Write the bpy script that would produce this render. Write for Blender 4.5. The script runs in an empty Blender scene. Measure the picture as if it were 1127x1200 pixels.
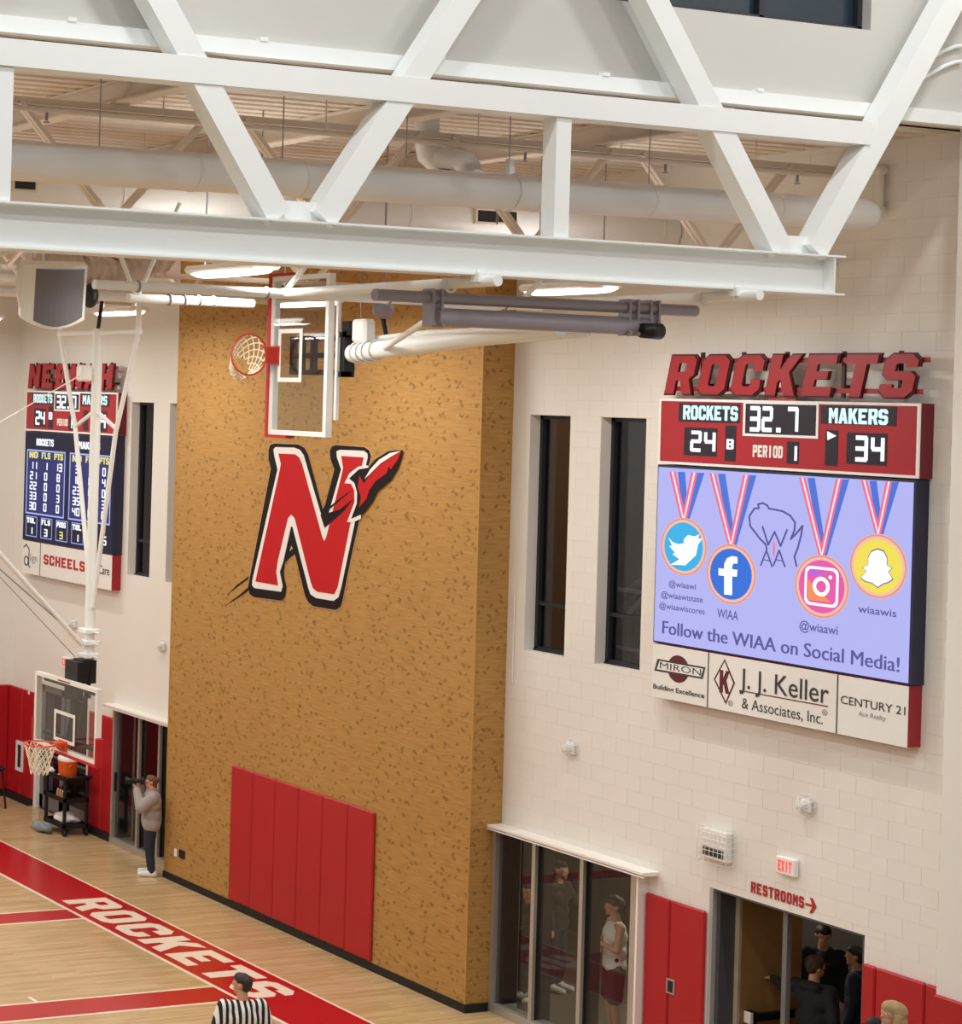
import bpy, bmesh, math, random
import numpy as np
from mathutils import Vector, Matrix
from mathutils.geometry import tessellate_polygon

random.seed(7)
scene = bpy.context.scene
COL = scene.collection

# ------------------------------------------------------------------ camera
# world axes: +X towards the scoreboard wall, +Y along that wall (away), +Z up
CX, CY, FPX, H = -306.0, 453.14, 2285.1, 8.2      # the photo is a crop: its optical centre lies left of the frame
RM = np.array([[0.94029478, 0.0264113, 0.33933489],
               [-0.33920111, -0.00952759, 0.94066563],
               [0.02807724, -0.99960576, 0.0]])
cam_data = bpy.data.cameras.new('camera')
cam = bpy.data.objects.new('camera', cam_data)
COL.objects.link(cam)
cam_data.sensor_fit = 'HORIZONTAL'
cam_data.sensor_width = 36.0
cam_data.lens = FPX * 36.0 / 1127.0
cam_data.clip_end = 400
cam_data.shift_x = (563.5 - CX) / 1127.0
cam_data.shift_y = (CY - 600.0) / 1127.0
M4 = Matrix.Identity(4)
for i in range(3):
    M4[i][0] = RM[i, 0]; M4[i][1] = -RM[i, 1]; M4[i][2] = -RM[i, 2]
M4[2][3] = H
cam.matrix_world = M4
scene.camera = cam

# ------------------------------------------------------------------ world, exposure
scene.view_settings.view_transform = 'Standard'
scene.view_settings.look = 'None'
scene.view_settings.gamma = 1.0
scene.view_settings.use_curve_mapping = False
scene.view_settings.exposure = 0.0
world = bpy.data.worlds.new('world'); scene.world = world
world.use_nodes = True
world.node_tree.nodes['Background'].inputs[0].default_value = (1.0, 0.97, 0.94, 1)
world.node_tree.nodes['Background'].inputs[1].default_value = 0.26

LAMP_W = 92.0          # each high-bay of the low roof
HIGH_W = 195.0          # each lamp of the high roof over the bleachers

# ------------------------------------------------------------------ pixel -> place
def ray(x, y):
    return RM @ np.array([(x - CX) / FPX, (y - CY) / FPX, 1.0])
def Wp(x, y, X):
    r = ray(x, y); t = X / r[0]; return Vector((X, r[1] * t, r[2] * t + H))
def Fp(x, y, z=0.0):
    r = ray(x, y); t = (z - H) / r[2]; return Vector((r[0] * t, r[1] * t, z))
def Yp(x, y, Y):
    r = ray(x, y); t = Y / r[1]; return Vector((r[0] * t, Y, r[2] * t + H))
def Dp(x, y, d):
    r = ray(x, y); return Vector((r[0] * d, r[1] * d, r[2] * d + H))

# ------------------------------------------------------------------ materials
MATS = {}
def srgb(c):
    if isinstance(c, str):
        c = [int(c[i:i + 2], 16) / 255 for i in (0, 2, 4)]
    return tuple((v / 12.92 if v <= 0.04045 else ((v + 0.055) / 1.055) ** 2.4) for v in c[:3]) + (1,)
def mat(name, col, rough=0.5, metal=0.0, emit=0.0, var=0.06, vscale=6.0, bump=0.0, bscale=60.0, spec=0.5, coat=0.0):
    if name in MATS: return MATS[name]
    m = bpy.data.materials.new(name); m.use_nodes = True
    nt = m.node_tree; b = nt.nodes['Principled BSDF']; L = nt.links.new
    c = srgb(col)
    b.inputs['Base Color'].default_value = c
    b.inputs['Roughness'].default_value = rough
    b.inputs['Metallic'].default_value = metal
    b.inputs['Specular IOR Level'].default_value = spec
    b.inputs['Coat Weight'].default_value = coat
    tc = nt.nodes.new('ShaderNodeTexCoord')
    if emit:
        b.inputs['Emission Color'].default_value = c
        b.inputs['Emission Strength'].default_value = emit
        b.inputs['Base Color'].default_value = (0.02, 0.02, 0.02, 1)
        b.inputs['Specular IOR Level'].default_value = 0.1
    elif var:
        n = nt.nodes.new('ShaderNodeTexNoise'); n.inputs['Scale'].default_value = vscale
        n.inputs['Detail'].default_value = 3
        L(tc.outputs['Object'], n.inputs['Vector'])
        mx = nt.nodes.new('ShaderNodeMix'); mx.data_type = 'RGBA'
        mx.inputs[6].default_value = tuple(v * (1 - var) for v in c[:3]) + (1,)
        mx.inputs[7].default_value = tuple(min(1, v * (1 + var)) for v in c[:3]) + (1,)
        L(n.outputs['Fac'], mx.inputs[0]); L(mx.outputs[2], b.inputs['Base Color'])
    if bump:
        n2 = nt.nodes.new('ShaderNodeTexNoise'); n2.inputs['Scale'].default_value = bscale
        n2.inputs['Detail'].default_value = 2
        L(tc.outputs['Object'], n2.inputs['Vector'])
        bp = nt.nodes.new('ShaderNodeBump'); bp.inputs['Strength'].default_value = bump
        bp.inputs['Distance'].default_value = 0.01
        L(n2.outputs['Fac'], bp.inputs['Height']); L(bp.outputs[0], b.inputs['Normal'])
    MATS[name] = m
    return m

def glass_mat(name, tint, ior=1.5, extra=0.0):
    if name in MATS: return MATS[name]
    m = bpy.data.materials.new(name); m.use_nodes = True
    nt = m.node_tree; nt.nodes.clear(); L = nt.links.new
    o = nt.nodes.new('ShaderNodeOutputMaterial')
    t = nt.nodes.new('ShaderNodeBsdfTransparent'); t.inputs[0].default_value = tint
    g = nt.nodes.new('ShaderNodeBsdfGlossy'); g.inputs['Roughness'].default_value = 0.02
    ge = nt.nodes.new('ShaderNodeNewGeometry')
    dt = nt.nodes.new('ShaderNodeVectorMath'); dt.operation = 'DOT_PRODUCT'
    L(ge.outputs['Incoming'], dt.inputs[0]); L(ge.outputs['Normal'], dt.inputs[1])
    ab = nt.nodes.new('ShaderNodeMath'); ab.operation = 'ABSOLUTE'; L(dt.outputs['Value'], ab.inputs[0])
    om = nt.nodes.new('ShaderNodeMath'); om.operation = 'SUBTRACT'; om.inputs[0].default_value = 1.0; L(ab.outputs[0], om.inputs[1])
    pw = nt.nodes.new('ShaderNodeMath'); pw.operation = 'POWER'; pw.inputs[1].default_value = 5.0; L(om.outputs[0], pw.inputs[0])
    ad = nt.nodes.new('ShaderNodeMath'); ad.operation = 'MULTIPLY_ADD'; ad.use_clamp = True
    ad.inputs[1].default_value = 0.95; ad.inputs[2].default_value = 0.04 + extra; L(pw.outputs[0], ad.inputs[0])
    mx = nt.nodes.new('ShaderNodeMixShader')
    L(ad.outputs[0], mx.inputs[0]); L(t.outputs[0], mx.inputs[1]); L(g.outputs[0], mx.inputs[2])
    L(mx.outputs[0], o.inputs[0])
    MATS[name] = m
    return m

def floor_mat():
    m = bpy.data.materials.new('maple_floor'); m.use_nodes = True
    nt = m.node_tree; b = nt.nodes['Principled BSDF']; L = nt.links.new
    tc = nt.nodes.new('ShaderNodeTexCoord')
    br = nt.nodes.new('ShaderNodeTexBrick')
    br.inputs['Scale'].default_value = 1.0
    br.inputs['Brick Width'].default_value = 1.3
    br.inputs['Row Height'].default_value = 0.057
    br.inputs['Mortar Size'].default_value = 0.0012
    br.inputs['Color1'].default_value = srgb('d6bb90')
    br.inputs['Color2'].default_value = srgb('c4a577')
    br.inputs['Mortar'].default_value = srgb('a9855a')
    br.offset = 0.37
    L(tc.outputs['Object'], br.inputs['Vector'])
    mp = nt.nodes.new('ShaderNodeMapping'); mp.inputs['Scale'].default_value = (0.7, 9, 1)
    L(tc.outputs['Object'], mp.inputs[0])
    n = nt.nodes.new('ShaderNodeTexNoise'); n.inputs['Scale'].default_value = 2.5; n.inputs['Detail'].default_value = 5
    L(mp.outputs[0], n.inputs['Vector'])
    mx = nt.nodes.new('ShaderNodeMix'); mx.data_type = 'RGBA'; mx.blend_type = 'MULTIPLY'
    cr = nt.nodes.new('ShaderNodeValToRGB')
    cr.color_ramp.elements[0].position = 0.3; cr.color_ramp.elements[0].color = (0.8, 0.77, 0.72, 1)
    cr.color_ramp.elements[1].position = 0.7; cr.color_ramp.elements[1].color = (1, 1, 1, 1)
    L(n.outputs['Fac'], cr.inputs[0])
    mx.inputs[0].default_value = 1
    L(br.outputs['Color'], mx.inputs[6]); L(cr.outputs[0], mx.inputs[7]); L(mx.outputs[2], b.inputs['Base Color'])
    b.inputs['Roughness'].default_value = 0.22
    b.inputs['Specular IOR Level'].default_value = 0.5
    MATS['floor'] = m
    return m

def cork_mat(name='flecked_wood_panel'):
    """ochre strand panel with dark flecks"""
    m = bpy.data.materials.new(name); m.use_nodes = True
    nt = m.node_tree; b = nt.nodes['Principled BSDF']; L = nt.links.new
    tc = nt.nodes.new('ShaderNodeTexCoord')
    base = nt.nodes.new('ShaderNodeMapping'); base.inputs['Scale'].default_value = (2.2, 2.2, 30)
    L(tc.outputs['Object'], base.inputs[0])
    n = nt.nodes.new('ShaderNodeTexNoise'); n.inputs['Scale'].default_value = 1.6; n.inputs['Detail'].default_value = 4
    L(base.outputs[0], n.inputs['Vector'])
    cr = nt.nodes.new('ShaderNodeValToRGB')
    cr.color_ramp.elements[0].position = 0.3; cr.color_ramp.elements[0].color = srgb('a87c42')
    cr.color_ramp.elements[1].position = 0.72; cr.color_ramp.elements[1].color = srgb('bd9357')
    L(n.outputs['Fac'], cr.inputs[0])
    prev = cr.outputs[0]
    for k, (ang, sc, thr) in enumerate(((0.6, 8.6, 0.13), (-0.55, 7.6, 0.13))):
        mp = nt.nodes.new('ShaderNodeMapping')
        mp.inputs['Rotation'].default_value = (ang, ang, 0)
        mp.inputs['Location'].default_value = (3.1 * k, 1.7 * k, 0.4)
        mp2 = nt.nodes.new('ShaderNodeMapping'); mp2.inputs['Scale'].default_value = (0.62, 0.62, 1.35)
        L(tc.outputs['Object'], mp.inputs[0]); L(mp.outputs[0], mp2.inputs[0])
        v = nt.nodes.new('ShaderNodeTexVoronoi'); v.inputs['Scale'].default_value = sc
        v.inputs['Randomness'].default_value = 1.0
        L(mp2.outputs[0], v.inputs['Vector'])
        st = nt.nodes.new('ShaderNodeValToRGB')
        st.color_ramp.elements[0].position = thr; st.color_ramp.elements[0].color = (1, 1, 1, 1)
        st.color_ramp.elements[1].position = thr + 0.14; st.color_ramp.elements[1].color = (0, 0, 0, 1)
        L(v.outputs['Distance'], st.inputs[0])
        mu = nt.nodes.new('ShaderNodeMath'); mu.operation = 'MULTIPLY'; mu.inputs[1].default_value = 0.5
        L(st.outputs[0], mu.inputs[0])
        mx = nt.nodes.new('ShaderNodeMix'); mx.data_type = 'RGBA'
        mx.inputs[7].default_value = srgb('5f4220')
        L(mu.outputs[0], mx.inputs[0]); L(prev, mx.inputs[6])
        prev = mx.outputs[2]
    L(prev, b.inputs['Base Color'])
    b.inputs['Roughness'].default_value = 0.6
    b.inputs['Specular IOR Level'].default_value = 0.25
    MATS['cork'] = m
    return m

def stripe_mat(name, c1, c2, freq, axis=0):
    m = bpy.data.materials.new(name); m.use_nodes = True
    nt = m.node_tree; b = nt.nodes['Principled BSDF']; L = nt.links.new
    tc = nt.nodes.new('ShaderNodeTexCoord'); sp = nt.nodes.new('ShaderNodeSeparateXYZ')
    L(tc.outputs['Object'], sp.inputs[0])
    mu = nt.nodes.new('ShaderNodeMath'); mu.operation = 'MULTIPLY'; mu.inputs[1].default_value = freq
    L(sp.outputs[axis], mu.inputs[0])
    fr = nt.nodes.new('ShaderNodeMath'); fr.operation = 'FRACT'; L(mu.outputs[0], fr.inputs[0])
    gt = nt.nodes.new('ShaderNodeMath'); gt.operation = 'GREATER_THAN'; gt.inputs[1].default_value = 0.5
    L(fr.outputs[0], gt.inputs[0])
    mx = nt.nodes.new('ShaderNodeMix'); mx.data_type = 'RGBA'
    mx.inputs[6].default_value = srgb(c1); mx.inputs[7].default_value = srgb(c2)
    L(gt.outputs[0], mx.inputs[0]); L(mx.outputs[2], b.inputs['Base Color'])
    b.inputs['Roughness'].default_value = 0.8
    MATS[name] = m
    return m

floor_mat(); cork_mat()
WHITEWALL = mat('painted_block_white', 'eae6df', 0.7, var=0.02, vscale=2, bump=0.15, bscale=25, spec=0.3)
MORTAR = mat('painted_mortar_white', 'e7e3dc', 0.8, var=0.03)
SMOOTHW = mat('smooth_white_wall', 'e9e5de', 0.65, var=0.02, vscale=1.2, spec=0.3)
STEEL = mat('white_painted_steel', 'eef0ee', 0.45, var=0.02, vscale=3)
DUCT = mat('white_duct_paint', 'eeecea', 0.38, var=0.02, vscale=2)
BEIGESTEEL = mat('cream_painted_steel', 'e8dccf', 0.5, var=0.04)
DECK = mat('cream_metal_deck', 'e8ddd2', 0.6, var=0.04)
CLERE = mat('grey_clerestory_panel', 'c9c6c0', 0.7, var=0.03, vscale=0.8)
RED = mat('red_vinyl_pad', 'b01620', 0.48, var=0.05, vscale=3, bump=0.08, bscale=8)
REDPAINT = mat('red_floor_paint', 'b5141a', 0.22, var=0.04, vscale=5)
CREAMPAINT = mat('cream_floor_paint', 'f3e6d2', 0.25, var=0.03)
REDMETAL = mat('red_scoreboard_paint', 'a81626', 0.4, var=0.03)
MAROON = mat('maroon_side_paint', '6e0f20', 0.45, var=0.04)
BLACK = mat('black_plastic', '17161a', 0.5, var=0.1)
BLACKMET = mat('black_metal', '1c1b1d', 0.4, metal=0.3, var=0.1)
NAVY = mat('navy_led_housing', '23233f', 0.5, var=0.05)
BLACKRUB = mat('black_rubber_base', '141213', 0.6, var=0.08)
ALU = mat('clear_aluminium', 'b9b6ae', 0.35, metal=0.55, var=0.03)
DARKALU = mat('charcoal_aluminium', '34343a', 0.4, metal=0.4, var=0.05)
GREYMET = mat('grey_primer_pipe', '9a94a0', 0.45, metal=0.2, var=0.05)
WHITEPL = mat('white_plastic', 'f1efeb', 0.4, var=0.02)
WHITEPAINT = mat('white_trim_paint', 'f2eee8', 0.5, var=0.02)
GREYPL = mat('grey_speaker_grille', '77747c', 0.7, var=0.08, vscale=90)
LENS = mat('lit_lamp_lens', 'fffaf2', emit=7.0)
GLASS = glass_mat('window_glass', (0.88, 0.89, 0.89, 1), 1.55, 0.0)
CLEARGL = glass_mat('backboard_glass', (0.86, 0.88, 0.87, 1), 1.5, 0.02)
DARKGL = glass_mat('dark_window_glass', (0.66, 0.68, 0.74, 1), 1.5, 0.02)

# ------------------------------------------------------------------ object helpers
def tag(o, label=None, cat=None, group=None, kind=None):
    if label: o['label'] = label
    if cat: o['category'] = cat
    if group: o['group'] = group
    if kind: o['kind'] = kind
    return o

def thing(name, loc, label, cat, group=None):
    o = bpy.data.objects.new(name, None); COL.objects.link(o)
    o.empty_display_size = 0.1
    o.location = loc
    return tag(o, label, cat, group)

def wloc(o):
    v = Vector((0, 0, 0))
    while o is not None:
        v += o.location; o = o.parent
    return v

class MB:
    def __init__(s):
        s.v = []; s.f = []; s.smooth = []
    def add(s, vs, fs, smooth=False):
        n = len(s.v)
        s.v += [Vector(v) for v in vs]
        s.f += [tuple(i + n for i in f) for f in fs]
        s.smooth += [smooth] * len(fs)
        return s
    def box(s, a, b):
        x0, y0, z0 = (min(a[i], b[i]) for i in range(3)); x1, y1, z1 = (max(a[i], b[i]) for i in range(3))
        s.add([(x0, y0, z0), (x1, y0, z0), (x1, y1, z0), (x0, y1, z0), (x0, y0, z1), (x1, y0, z1), (x1, y1, z1), (x0, y1, z1)],
              [(0, 3, 2, 1), (4, 5, 6, 7), (0, 1, 5, 4), (1, 2, 6, 5), (2, 3, 7, 6), (3, 0, 4, 7)])
        return s
    def cbox(s, a, b, c=0.01):
        """box with chamfered edges (convex hull of 24 points)"""
        x0, y0, z0 = (min(a[i], b[i]) for i in range(3)); x1, y1, z1 = (max(a[i], b[i]) for i in range(3))
        c = min(c, (x1 - x0) * .45, (y1 - y0) * .45, (z1 - z0) * .45)
        bm = bmesh.new()
        for sx in (0, 1):
            for sy in (0, 1):
                for sz in (0, 1):
                    p = (x1 if sx else x0, y1 if sy else y0, z1 if sz else z0)
                    d = (-c if sx else c, -c if sy else c, -c if sz else c)
                    bm.verts.new((p[0], p[1] + d[1], p[2] + d[2]))
                    bm.verts.new((p[0] + d[0], p[1], p[2] + d[2]))
                    bm.verts.new((p[0] + d[0], p[1] + d[1], p[2]))
        bmesh.ops.convex_hull(bm, input=bm.verts)
        bm.verts.ensure_lookup_table(); bm.verts.index_update()
        s.add([v.co.copy() for v in bm.verts], [tuple(v.index for v in f.verts) for f in bm.faces])
        bm.free()
        return s
    def bar(s, p0, p1, w, h, up=(0, 0, 1)):
        """rectangular bar; w across, h along up-ish"""
        p0 = Vector(p0); p1 = Vector(p1); d = (p1 - p0).normalized(); u = Vector(up)
        sd = d.cross(u)
        if sd.length < 1e-4: sd = d.cross(Vector((0, 1, 0)))
        sd.normalize(); u = sd.cross(d).normalized()
        vs = []
        for p in (p0, p1):
            for a, b in ((-1, -1), (1, -1), (1, 1), (-1, 1)):
                vs.append(p + sd * (a * w / 2) + u * (b * h / 2))
        s.add(vs, [(3, 2, 1, 0), (4, 5, 6, 7), (0, 1, 5, 4), (1, 2, 6, 5), (2, 3, 7, 6), (3, 0, 4, 7)])
        return s
    def rings(s, rings, caps=True, smooth=True):
        n = len(rings[0]); vs = [p for r in rings for p in r]; fs = []
        for i in range(len(rings) - 1):
            for j in range(n):
                k = (j + 1) % n
                fs.append((i * n + j, i * n + k, (i + 1) * n + k, (i + 1) * n + j))
        s.add(vs, fs, smooth)
        if caps:
            s.add(rings[0], [tuple(range(n - 1, -1, -1))]); s.add(rings[-1], [tuple(range(n))])
        return s
    def tube(s, pts, r, n=12, caps=True):
        pts = [Vector(p) for p in pts]; R = []
        rs = r if isinstance(r, (list, tuple)) else [r] * len(pts)
        prev = None
        for i, p in enumerate(pts):
            d = (pts[min(i + 1, len(pts) - 1)] - pts[max(i - 1, 0)])
            d.normalize()
            if prev is None:
                a = d.orthogonal().normalized()
            else:
                a = prev - d * prev.dot(d)
                if a.length < 1e-5: a = d.orthogonal()
                a.normalize()
            prev = a; b = d.cross(a)
            R.append([p + (a * math.cos(2 * math.pi * k / n) + b * math.sin(2 * math.pi * k / n)) * rs[i] for k in range(n)])
        return s.rings(R, caps)
    def lathe(s, c, axis, prof, n=20, caps=True):
        """prof: list of (dist along axis, radius)"""
        c = Vector(c); axis = Vector(axis).normalized(); a = axis.orthogonal().normalized(); b = axis.cross(a)
        R = [[c + axis * h + (a * math.cos(2 * math.pi * k / n) + b * math.sin(2 * math.pi * k / n)) * r for k in range(n)] for h, r in prof]
        return s.rings(R, caps)
    def torus(s, c, u, v, R, r, n=32, m=8, a0=0.0, a1=2 * math.pi):
        c = Vector(c); u = Vector(u); v = Vector(v); w = u.cross(v); full = abs(a1 - a0 - 2 * math.pi) < 1e-6
        R_ = []
        for i in range(n + (0 if full else 1)):
            t = a0 + (a1 - a0) * i / n; e = u * math.cos(t) + v * math.sin(t)
            R_.append([c + e * (R + r * math.cos(2 * math.pi * k / m)) + w * (r * math.sin(2 * math.pi * k / m)) for k in range(m)])
        if full: R_.append(R_[0])
        return s.rings(R_, caps=not full)
    def ell(s, c, r, n=16, m=10, rot=None):
        c = Vector(c); R_ = []
        for i in range(m + 1):
            t = math.pi * i / m; z = math.cos(t); q = max(math.sin(t), 1e-3)
            ring = []
            for k in range(n):
                a = 2 * math.pi * k / n
                p = Vector((r[0] * q * math.cos(a), r[1] * q * math.sin(a), -r[2] * z))
                if rot is not None: p = rot @ p
                ring.append(c + p)
            R_.append(ring)
        return s.rings(R_, True)
    def prism(s, loops, fn, t0, t1, walls=True):
        """2-D loops (first outer, rest holes) -> solid; fn(u,v,n) gives the 3-D point"""
        loops = [[tuple(p) for p in lp] for lp in loops]
        flat = [p for lp in loops for p in lp]
        tris = tessellate_polygon([[Vector((p[0], p[1], 0)) for p in lp] for lp in loops])
        n = len(flat)
        vs = [fn(p[0], p[1], t1) for p in flat] + [fn(p[0], p[1], t0) for p in flat]
        fs = []
        def area(t):
            a, b, c = (flat[i] for i in t); return (b[0] - a[0]) * (c[1] - a[1]) - (b[1] - a[1]) * (c[0] - a[0])
        for t in tris:
            t = tuple(t)
            if area(t) < 0: t = t[::-1]
            fs.append(t)
            fs.append(tuple(i + n for i in t[::-1]))
        if walls:
            k = 0
            for lp in loops:
                m = len(lp)
                for i in range(m):
                    j = (i + 1) % m
                    fs.append((k + i, k + j, k + j + n, k + i + n))
                k += m
        s.add(vs, fs)
        return s
    def build(s, name, m, parent=None, fixn=False):
        me = bpy.data.meshes.new(name)
        if parent is not None:
            off = wloc(parent)
        else:
            xs = [v.x for v in s.v]; ys = [v.y for v in s.v]; zs = [v.z for v in s.v]
            off = Vector(((min(xs) + max(xs)) / 2, (min(ys) + max(ys)) / 2, min(zs)))
        me.from_pydata([tuple(v - off) for v in s.v], [], s.f)
        for p, sm in zip(me.polygons, s.smooth): p.use_smooth = sm
        if fixn:
            bm = bmesh.new(); bm.from_mesh(me)
            bmesh.ops.recalc_face_normals(bm, faces=bm.faces); bm.to_mesh(me); bm.free()
        me.materials.append(m)
        me.update()
        o = bpy.data.objects.new(name, me); COL.objects.link(o)
        if parent is not None: o.parent = parent
        else: o.location = off
        return o

def copy_tree(o, parent=None):
    c = o.copy(); COL.objects.link(c); c.parent = parent
    for ch in list(o.children): copy_tree(ch, c)
    return c

def wallfn(Xf):
    """u runs along -Y (right as seen from the court), v is height, n proud of plane Xf"""
    return lambda u, v, n: Vector((Xf - n, -u, v))
def px_loop(pts, X, cx=0.0, cy=0.0, sc=1.0):
    """crop pixels -> (u,v) on wall plane X"""
    out = []
    for p in pts:
        w = Wp(cx + p[0] / sc, cy + p[1] / sc, X); out.append((-w.y, w.z))
    return out

# ------------------------------------------------------------------ block lettering
FONT = {
 'R': [[(0,0),(3.5,0),(3.5,5),(5,5),(6.7,0),(10.2,0),(8.3,5.5),(10,7),(10,12.5),(8.5,14),(0,14)], [(3.5,8),(6,8),(6.5,8.5),(6.5,10.8),(6,11.3),(3.5,11.3)]],
 'O': [[(2,0),(8,0),(10,2),(10,12),(8,14),(2,14),(0,12),(0,2)], [(3.5,3.5),(4,3),(6,3),(6.5,3.5),(6.5,10.5),(6,11),(4,11),(3.5,10.5)]],
 'C': [[(2,0),(8,0),(10,2),(10,5.5),(6.5,5.5),(6.5,3.5),(6,3),(4,3),(3.5,3.5),(3.5,10.5),(4,11),(6,11),(6.5,10.5),(6.5,8.5),(10,8.5),(10,12),(8,14),(2,14),(0,12),(0,2)]],
 'K': [[(0,0),(3.5,0),(3.5,4.5),(4.3,5.5),(6.4,0),(10.2,0),(6.8,8),(10,14),(6.3,14),(3.5,9),(3.5,14),(0,14)]],
 'E': [[(0,0),(9.5,0),(9.5,3.2),(3.5,3.2),(3.5,5.6),(7.5,5.6),(7.5,8.4),(3.5,8.4),(3.5,10.8),(9.5,10.8),(9.5,14),(0,14)]],
 'F': [[(0,0),(3.5,0),(3.5,5.6),(7.5,5.6),(7.5,8.4),(3.5,8.4),(3.5,10.8),(9.5,10.8),(9.5,14),(0,14)]],
 'T': [[(3.2,0),(6.8,0),(6.8,10.8),(10,10.8),(10,14),(0,14),(0,10.8),(3.2,10.8)]],
 'S': [[(0,2),(2,0),(8,0),(10,2),(10,6.8),(8.3,8.5),(3.5,8.5),(3.5,10.6),(4,11),(6,11),(6.5,10.6),(6.5,9.8),(10,9.8),(10,12),(8,14),(2,14),(0,12),(0,7.2),(1.7,5.6),(6.5,5.6),(6.5,3.4),(6,3),(4,3),(3.5,3.4),(3.5,4.3),(0,4.3)]],
 'N': [[(0,0),(3.3,0),(3.3,7.5),(6.7,0),(10,0),(10,14),(6.7,14),(6.7,6.5),(3.3,14),(0,14)]],
 'A': [[(0,0),(3.4,0),(3.9,2.8),(6.1,2.8),(6.6,0),(10,0),(7,14),(3,14)], [(4.4,5.6),(5.6,5.6),(5,9.5)]],
 'H': [[(0,0),(3.5,0),(3.5,5.5),(6.5,5.5),(6.5,0),(10,0),(10,14),(6.5,14),(6.5,8.7),(3.5,8.7),(3.5,14),(0,14)]],
 'M': [[(0,0),(3,0),(3,8),(5,4),(7,8),(7,0),(10,0),(10,14),(7,14),(5,9.5),(3,14),(0,14)]],
 'X': [[(0,0),(3.6,0),(5,3.8),(6.4,0),(10,0),(6.8,7),(10,14),(6.4,14),(5,10.2),(3.6,14),(0,14),(3.2,7)]],
 'I': [[(3,0),(7,0),(7,14),(3,14)]],
 'L': [[(0,0),(9.5,0),(9.5,3.2),(3.5,3.2),(3.5,14),(0,14)]],
 'P': [[(0,0),(3.5,0),(3.5,5),(8.5,5),(10,6.5),(10,12.5),(8.5,14),(0,14)], [(3.5,8),(6,8),(6.5,8.5),(6.5,10.8),(6,11.3),(3.5,11.3)]],
 'D': [[(0,0),(8,0),(10,2),(10,12),(8,14),(0,14)], [(3.5,3),(6,3),(6.5,3.5),(6.5,10.5),(6,11),(3.5,11)]],
 'B': [[(0,0),(8.5,0),(10,1.5),(10,6),(9,7),(10,8),(10,12.5),(8.5,14),(0,14)], [(3.3,2.6),(6.4,2.6),(6.4,5.6),(3.3,5.6)], [(3.3,8.4),(6.4,8.4),(6.4,11.4),(3.3,11.4)]],
}
SEG = {'0': 'abcdef', '1': 'bc', '2': 'abged', '3': 'abgcd', '4': 'fgbc', '5': 'afgcd', '6': 'afgcde', '7': 'abc', '8': 'abcdefg', '9': 'abcdfg'}
SEGR = {'a': (0.8, 11.6, 9.2, 14), 'g': (0.8, 5.8, 9.2, 8.2), 'd': (0.8, 0, 9.2, 2.4),
        'f': (0, 7, 2.6, 13.2), 'b': (7.4, 7, 10, 13.2), 'e': (0, 0.8, 2.6, 7), 'c': (7.4, 0.8, 10, 7)}
def glyph(ch):
    if ch in SEG:
        out = []
        for k in SEG[ch]:
            x0, y0, x1, y1 = SEGR[k]; out.append([[(x0, y0), (x1, y0), (x1, y1), (x0, y1)]])
        return out
    if ch == '.': return [[[(2, 0), (6, 0), (6, 2.6), (2, 2.6)]]]
    return [FONT[ch]] if ch in FONT else []
def block_text(mb, s, fn, u0, v0, w, h, n0, n1, gap=0.16, shear=0.0, grow=0.0):
    """fills width w, height h; grow enlarges each letter"""
    n = len(s); cw = w / (n + gap * (n - 1)); x = u0
    for ch in s:
        for loops in glyph(ch):
            L2 = []
            for lp in loops:
                L2.append([(x + p[0] / 10 * cw + shear * p[1] / 14 * h, v0 + p[1] / 14 * h) for p in lp])
            mb.prism(L2, fn, n0, n1)
        x += cw * (1 + gap)
    return mb

def font_text(s, fn, u0, v0, w, h, n0, n1, name, m, parent, slope=0.0, offset=0.0, shear=0.0):
    """built-in vector font, fitted to the box w x h"""
    cu = bpy.data.curves.new('t', 'FONT'); cu.body = s; cu.offset = offset; cu.shear = shear
    cu.resolution_u = 3
    o = bpy.data.objects.new('t', cu); COL.objects.link(o)
    bpy.context.view_layer.update()
    dg = bpy.context.evaluated_depsgraph_get()
    me = o.evaluated_get(dg).to_mesh()
    vs = [v.co.copy() for v in me.vertices]; fs = [tuple(p.vertices) for p in me.polygons]
    o.evaluated_get(dg).to_mesh_clear()
    bpy.data.objects.remove(o); bpy.data.curves.remove(cu)
    x0 = min(v.x for v in vs); x1 = max(v.x for v in vs); y1 = 0.73
    mb = MB()
    mb.add([fn(u0 + (v.x - x0) / (x1 - x0) * w, v0 + slope * (v.x - x0) / (x1 - x0) * w + v.y / y1 * h, n1) for v in vs], fs)
    return mb.build(name, m, parent, fixn=False)

# ================================================================== SETTING
XW, XWOOD, YN, YF, ZC, YM = 18.95, 18.42, 14.75, 35.65, 11.24, 25.16
XG = 18.80
WY0, WY1 = 21.42, 28.90
def struct(o): o['kind'] = 'structure'; return o

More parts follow.
